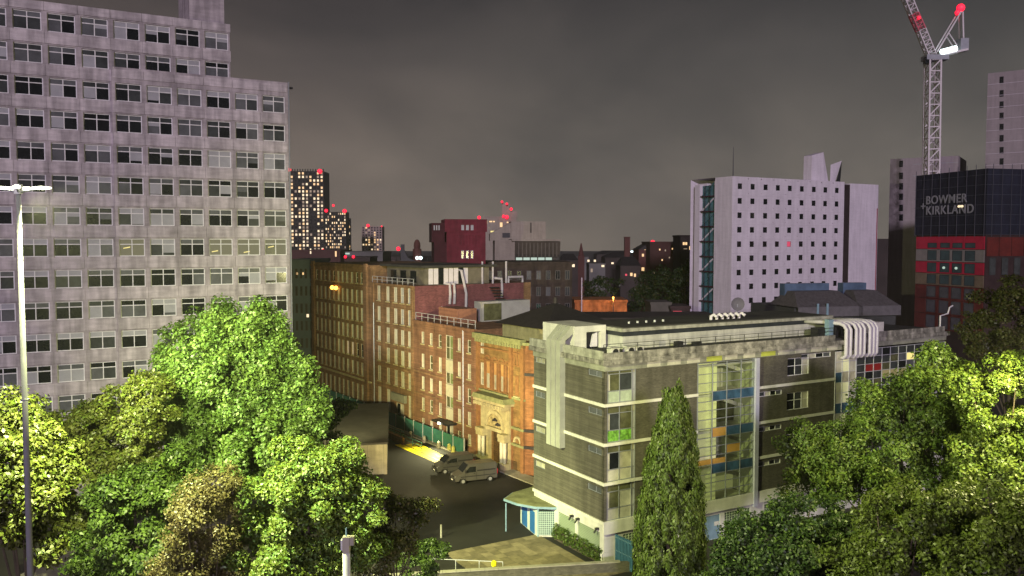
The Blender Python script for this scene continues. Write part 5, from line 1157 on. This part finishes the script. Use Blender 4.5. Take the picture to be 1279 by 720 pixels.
def tree(label, D, base, blobs, mats, leaf=.22, dens=150, rc=1.0, trunk=.3, fill=1.0, shell_lo=.5, limbs=9, name='broadleaf_tree', group='trees around the car park', flat=.75, cat='tree'):
    bx = dp(base, 500, D)[0]; t = thing(name, label, cat, (bx, D, 0), 0, group)
    s0 = D / FPX; Cs, RCs, Os = [], [], []
    for (px, py, rx, ry, dD) in blobs:
        c = np.array(dp(px, py, D + dD)); c[0] -= bx; c[1] -= D; s = (D + dD) / FPX
        rad = np.array([rx * s, max(rx, ry) * s * .85, ry * s])
        n = max(6, int(fill * 2.6 * (rad[0] * rad[2] + rad[0] * rad[1] * .5) / rc ** 2))
        d = rs.normal(size=(n, 3)); d /= np.linalg.norm(d, axis=1, keepdims=True)
        d[:, 1] = np.where(rs.random(n) < .35, -np.abs(d[:, 1]), d[:, 1])
        lump = 1 + .10 * np.sin(d[:, 0] * 5 + px) + .10 * np.sin(d[:, 2] * 6 + py)
        r = (shell_lo + (1 - shell_lo) * rs.random(n) ** .6) * lump * .93
        Cs.append(c + d * r[:, None] * rad); RCs.append(rc * (.45 + .7 * rs.random(n))); Os.append(d)
    C = np.concatenate(Cs); RC = np.concatenate(RCs); O = np.concatenate(Os)
    ok = C[:, 2] > 1.2; C, RC, O = C[ok], RC[ok], O[ok]
    k = np.maximum(20, (dens * 2.4 * (RC / rc) ** 2)).astype(int); idx = np.repeat(np.arange(len(C)), k); n = len(idx)
    d = rs.normal(size=(n, 3)); d /= np.linalg.norm(d, axis=1, keepdims=True)
    P = C[idx] + d * (rs.random((n, 1)) ** .42) * RC[idx][:, None] * np.array([1, 1, flat])
    Nn = d * .5 + O[idx] * .35 + np.array([0, 0, .45]) + rs.normal(size=(n, 3)) * .55
    o = inst('crown', leafmesh('crown', P, Nn, leaf * .62, mats), t)
    top = C.mean(0); top[2] = C[:, 2].max() * .80
    mid = (top[0] * .4, top[1] * .4, top[2] * .5)
    tr = MB().tube([(0, 0, -.1), (top[0] * .1, top[1] * .1, 1.2), mid, tuple(top)], [trunk * 1.3, trunk, trunk * .7, trunk * .15], 9).build('trunk', bark, t, smooth=True)
    for j in rs.choice(len(C), min(limbs, len(C)), replace=False):
        f = rs.uniform(.25, .8); a = np.array(mid) * (f / .5) if f < .5 else np.array(mid) + (top - np.array(mid)) * (f - .5) / .5
        e = C[j]; 
        if e[2] < a[2]: a = np.array(mid) * .8
        m_ = (a + e) / 2 + np.array([0, 0, -.3])
        MB().tube([tuple(a), tuple(m_), tuple(e)], [trunk * .38, trunk * .22, .03], 5).build('limb', bark, tr)
    return t
LG = LEAF('leaf_green', (.060, .105, .018), (.112, .172, .036)); LB_ = LEAF('leaf_bright', (.075, .115, .014), (.125, .165, .028)); LY = LEAF('leaf_yellow', (.062, .076, .013), (.088, .098, .020)); LM = LEAF('leaf_mid', (.060, .085, .015), (.10, .13, .026)); LD = LEAF('leaf_dark', (.022, .045, .012), (.04, .07, .018)); LBR = LEAF('leaf_brown', (.085, .066, .028), (.105, .095, .034)); LO = LEAF('leaf_olive', (.05, .06, .014), (.08, .09, .02)); LPALE = LEAF('leaf_pale', (.12, .22, .055), (.18, .29, .08))
LCY = LEAF('leaf_cypress', (.07, .11, .02), (.115, .16, .034))
tree('largest tree, dense bright green crown in front of the concrete tower', 72, 290, [(290, 500, 92, 105, 0), (245, 455, 52, 60, -1), (315, 440, 62, 55, 0), (370, 470, 30, 62, 1), (225, 540, 62, 75, -2), (330, 560, 62, 70, -2), (375, 530, 42, 45, 0), (270, 400, 26, 18, 0), (330, 398, 24, 16, 0)], [LG, LPALE], .25, 150, 1.05, .45, 1.3, limbs=12, flat=1.15)
tree('spreading dark green shrub tree reaching out right of the largest tree', 84, 420, [(405, 520, 26, 22, 0), (430, 508, 16, 12, 0), (395, 555, 36, 35, -2)], [LD, LG], .24, 110, .9, .2, 1.0, limbs=6)
tree('yellowish green tree under the lowest tower windows', 64, 140, [(140, 540, 62, 62, 0), (95, 545, 40, 48, 0), (185, 505, 36, 42, 0), (120, 610, 70, 60, -2), (160, 560, 60, 60, 0)], [LY, LB_], .21, 150, .95, .3, 1.35)
tree('shady dark green tree below the largest tree', 55, 165, [(165, 640, 52, 78, 0), (215, 600, 40, 45, 0), (130, 690, 40, 40, 0), (185, 700, 45, 45, -1)], [LG, LD], .21, 150, .95, .3, 1.4)
tree('yellow green maple nearest the lamp mast foot', 42, 30, [(25, 590, 62, 90, 0), (60, 650, 38, 62, -1), (5, 520, 45, 42, 1), (70, 570, 30, 44, 1), (40, 610, 50, 50, 0)], [LY, LB_], .19, 130, .95, .25, 1.25)
tree('thin brownish autumn tree between two greener trees', 44, 258, [(258, 655, 50, 74, 0), (278, 605, 28, 30, 0), (225, 705, 40, 45, 0), (255, 690, 50, 40, 0)], [LBR, LBR], .12, 110, .75, .16, 1.5, limbs=24)
tree('round bright lime green tree beside the garage', 46, 395, [(385, 640, 88, 92, 0), (400, 595, 58, 46, 0), (345, 690, 58, 70, -1), (450, 650, 52, 62, 0), (370, 560, 22, 14, 0)], [LB_, LPALE], .155, 230, .85, .28, 1.3)
tree('dull olive tree leaning out over the dark yard', 50, 505, [(500, 655, 38, 44, 0), (475, 690, 40, 50, 0), (525, 640, 18, 20, 0)], [LO, LBR], .15, 110, .75, .16, .95, limbs=8)
tree('small leafy bush at the foot of the olive tree', 60, 540, [(540, 695, 22, 22, 0), (520, 710, 24, 24, 0)], [LG, LD], .16, 110, .6, .1, 1.0, limbs=3, name='bush', cat='bush')
# right hand side
tree('tall airy green tree with visible limbs before the glass wing', 60, 1130, [(1160, 500, 58, 62, 0), (1110, 555, 72, 62, 0), (1195, 560, 52, 70, 0), (1045, 565, 60, 48, 1), (1090, 510, 36, 34, 0), (1000, 555, 34, 32, 1), (1165, 452, 28, 26, 0), (1150, 620, 70, 50, -1), (1075, 600, 50, 36, 0), (1010, 600, 36, 28, 0), (1185, 490, 40, 40, 0), (1125, 500, 34, 40, 1)], [LG, LB_], .18, 110, .9, .32, 1.25, limbs=22)
tree('brightest yellow green tree lit from the frame edge', 54, 1255, [(1250, 505, 50, 66, 0), (1275, 580, 60, 70, 0), (1215, 570, 36, 50, 0), (1275, 465, 32, 32, 0), (1210, 480, 26, 34, 0)], [LB_, LG], .18, 140, .85, .28, 1.0, limbs=12)
tree('dim brown olive tree standing below the red site panels', 96, 1260, [(1250, 400, 52, 42, 0), (1275, 370, 34, 32, 0), (1225, 420, 34, 30, 0), (1280, 440, 50, 40, 0)], [LO, LBR], .26, 110, 1.1, .3, .9, limbs=8)
tree('low dark tree beside the cypress with deep shade under it', 50, 985, [(960, 680, 62, 52, 0), (1010, 650, 52, 42, 0), (920, 710, 38, 38, 0), (1050, 690, 60, 52, 0), (1000, 690, 60, 45, -1)], [LD, LG], .18, 130, .85, .25, 1.35, limbs=10)
tree('mid green tree at the bottom edge, under the airy tree', 44, 1130, [(1120, 670, 62, 62, 0), (1180, 640, 50, 52, 0), (1080, 710, 60, 40, 0)], [LM, LB_], .17, 120, .8, .25, 1.3, limbs=10)
tree('darker leafy tree in the bottom corner under the lamp glow', 42, 1240, [(1240, 660, 55, 60, 0), (1285, 690, 60, 60, 0), (1200, 710, 55, 45, 0)], [LM, LB_], .17, 120, .8, .25, 1.3, limbs=10)
# background trees behind the mill and the office
bgl = ['dark bare looking tree left of the orange lit shed', 'dark tree mass directly behind the orange shed', 'dark tree beneath the lit tenement', 'dark tree touching the pale block stair end', 'dark tree climbing the mill gable by the fire stair']
for k, (D_, bx_, bl_) in enumerate(((230, 755, [(752, 358, 24, 16, 0)]), (228, 792, [(800, 372, 16, 26, 0), (808, 355, 14, 16, 0)]), (232, 828, [(828, 362, 26, 32, 0)]), (224, 856, [(855, 358, 22, 38, 0)]), (141, 592, [(592, 375, 17, 24, 0), (605, 360, 9, 10, 0)]))):
    tree(bgl[k], D_, bx_, bl_, [LD, LO], .5, 60, 1.9 if D_ > 200 else 1.2, .35, 1.0, limbs=5, group='dark trees behind the mill')
# slim cypress: stacked upright sprays
def cypress():
    D = 55; bx = dp(835, 720, D)[0]; t = thing('cypress', 'slim tall columnar cypress in front of the office', 'tree', (bx, D, 0)); s = D / FPX
    P, Nn = [], []; H = dp(842, 486, D)[2]
    n = 950; u = rs.random(n) ** .85; z = .6 + (H - 1.0) * u; prof = np.interp(u, [0, .3, .55, .75, .88, .96, 1], [2.15, 2.38, 2.25, 1.75, 1.2, .68, .25])
    a = rs.random(n) * 2 * np.pi; rr = prof * (.55 + .45 * rs.random(n) ** .5)
    C = np.stack([np.cos(a) * rr + .35 * u * u, np.sin(a) * rr, z], 1)
    for off, zz in ((-.62, H - .3), (.28, H + .1), (.75, H - 1.0), (-.15, H - 1.4)): C = np.vstack([C, np.stack([np.full(9, off) + rs.normal(size=9) * .12 + .3, rs.normal(size=9) * .15, np.linspace(zz - 2.2, zz, 9)], 1)])
    k = 110; idx = np.repeat(np.arange(len(C)), k); m = len(idx); d = rs.normal(size=(m, 3)); d /= np.linalg.norm(d, axis=1, keepdims=True)
    P = C[idx] + d * rs.random((m, 1)) ** .5 * np.array([.3, .3, .62])
    out_ = np.stack([C[idx][:, 0], C[idx][:, 1], np.zeros(m)], 1); out_ /= np.linalg.norm(out_, axis=1, keepdims=True) + .1
    Nn = d * .7 + out_ * .7 + rs.normal(size=(m, 3)) * .35
    inst('crown', leafmesh('crown', P, Nn, .11, [LCY, LM], .42, (0, 0, 1)), t)
    MB().tube([(0, 0, -.1), (0, 0, 8), (0, 0, H - 1)], [.3, .2, .04], 8).build('trunk', bark, t)
cypress()
# hedge along the office wall
hp_, hr_ = Vector(gp(692, 673)), Vector(gp(752, 705)); hd = thing('hedge', 'clipped green hedge along the white office wall', 'hedge', tuple(hp_)); n = 4200
u = rs.random((n, 1)); d_ = np.array(hr_ - hp_)[None] * u; nn = np.array([-(hr_ - hp_).y, (hr_ - hp_).x, 0]); nn = nn / np.linalg.norm(nn)
sd_ = rs.normal(size=(n, 3)); sd_ /= np.linalg.norm(sd_, axis=1, keepdims=True)
P = d_ + nn * (sd_[:, :1] * .62 + .25) + np.array([0, 0, 1]) * (.72 + sd_[:, 2:3] * .68 * (1 + .15 * np.sin(u * 30))) + rs.normal(size=(n, 3)) * .06
inst('foliage', leafmesh('foliage', P, sd_ + rs.normal(size=(n, 3)) * .5 + np.array([0, 0, .4]), .12, [LG, LB_]), hd)
L_ = (hr_ - hp_).length; b = box(.2, L_ - .2, -.1, .5, 0, 1.0).build('woody_core', bark, hd); b.rotation_euler[2] = math.atan2((hr_ - hp_).y, (hr_ - hp_).x)

# ================================================================== thin night haze round camera and scene
hz = box(-1510, 1510, -160, 2610, -1.6, 190).mesh('haze', [])
hm = bpy.data.materials.new('haze'); hm.use_nodes = True; n_ = hm.node_tree.nodes; n_.clear(); ho_ = n_.new('ShaderNodeOutputMaterial'); pv_ = n_.new('ShaderNodeVolumePrincipled')
pv_.inputs['Color'].default_value = (.95, .95, .9, 1); pv_.inputs['Density'].default_value = .00007; hm.node_tree.links.new(pv_.outputs[0], ho_.inputs['Volume'])
hz.materials.append(hm); stuff(inst('haze', hz)); S.cycles.volume_bounces = 0
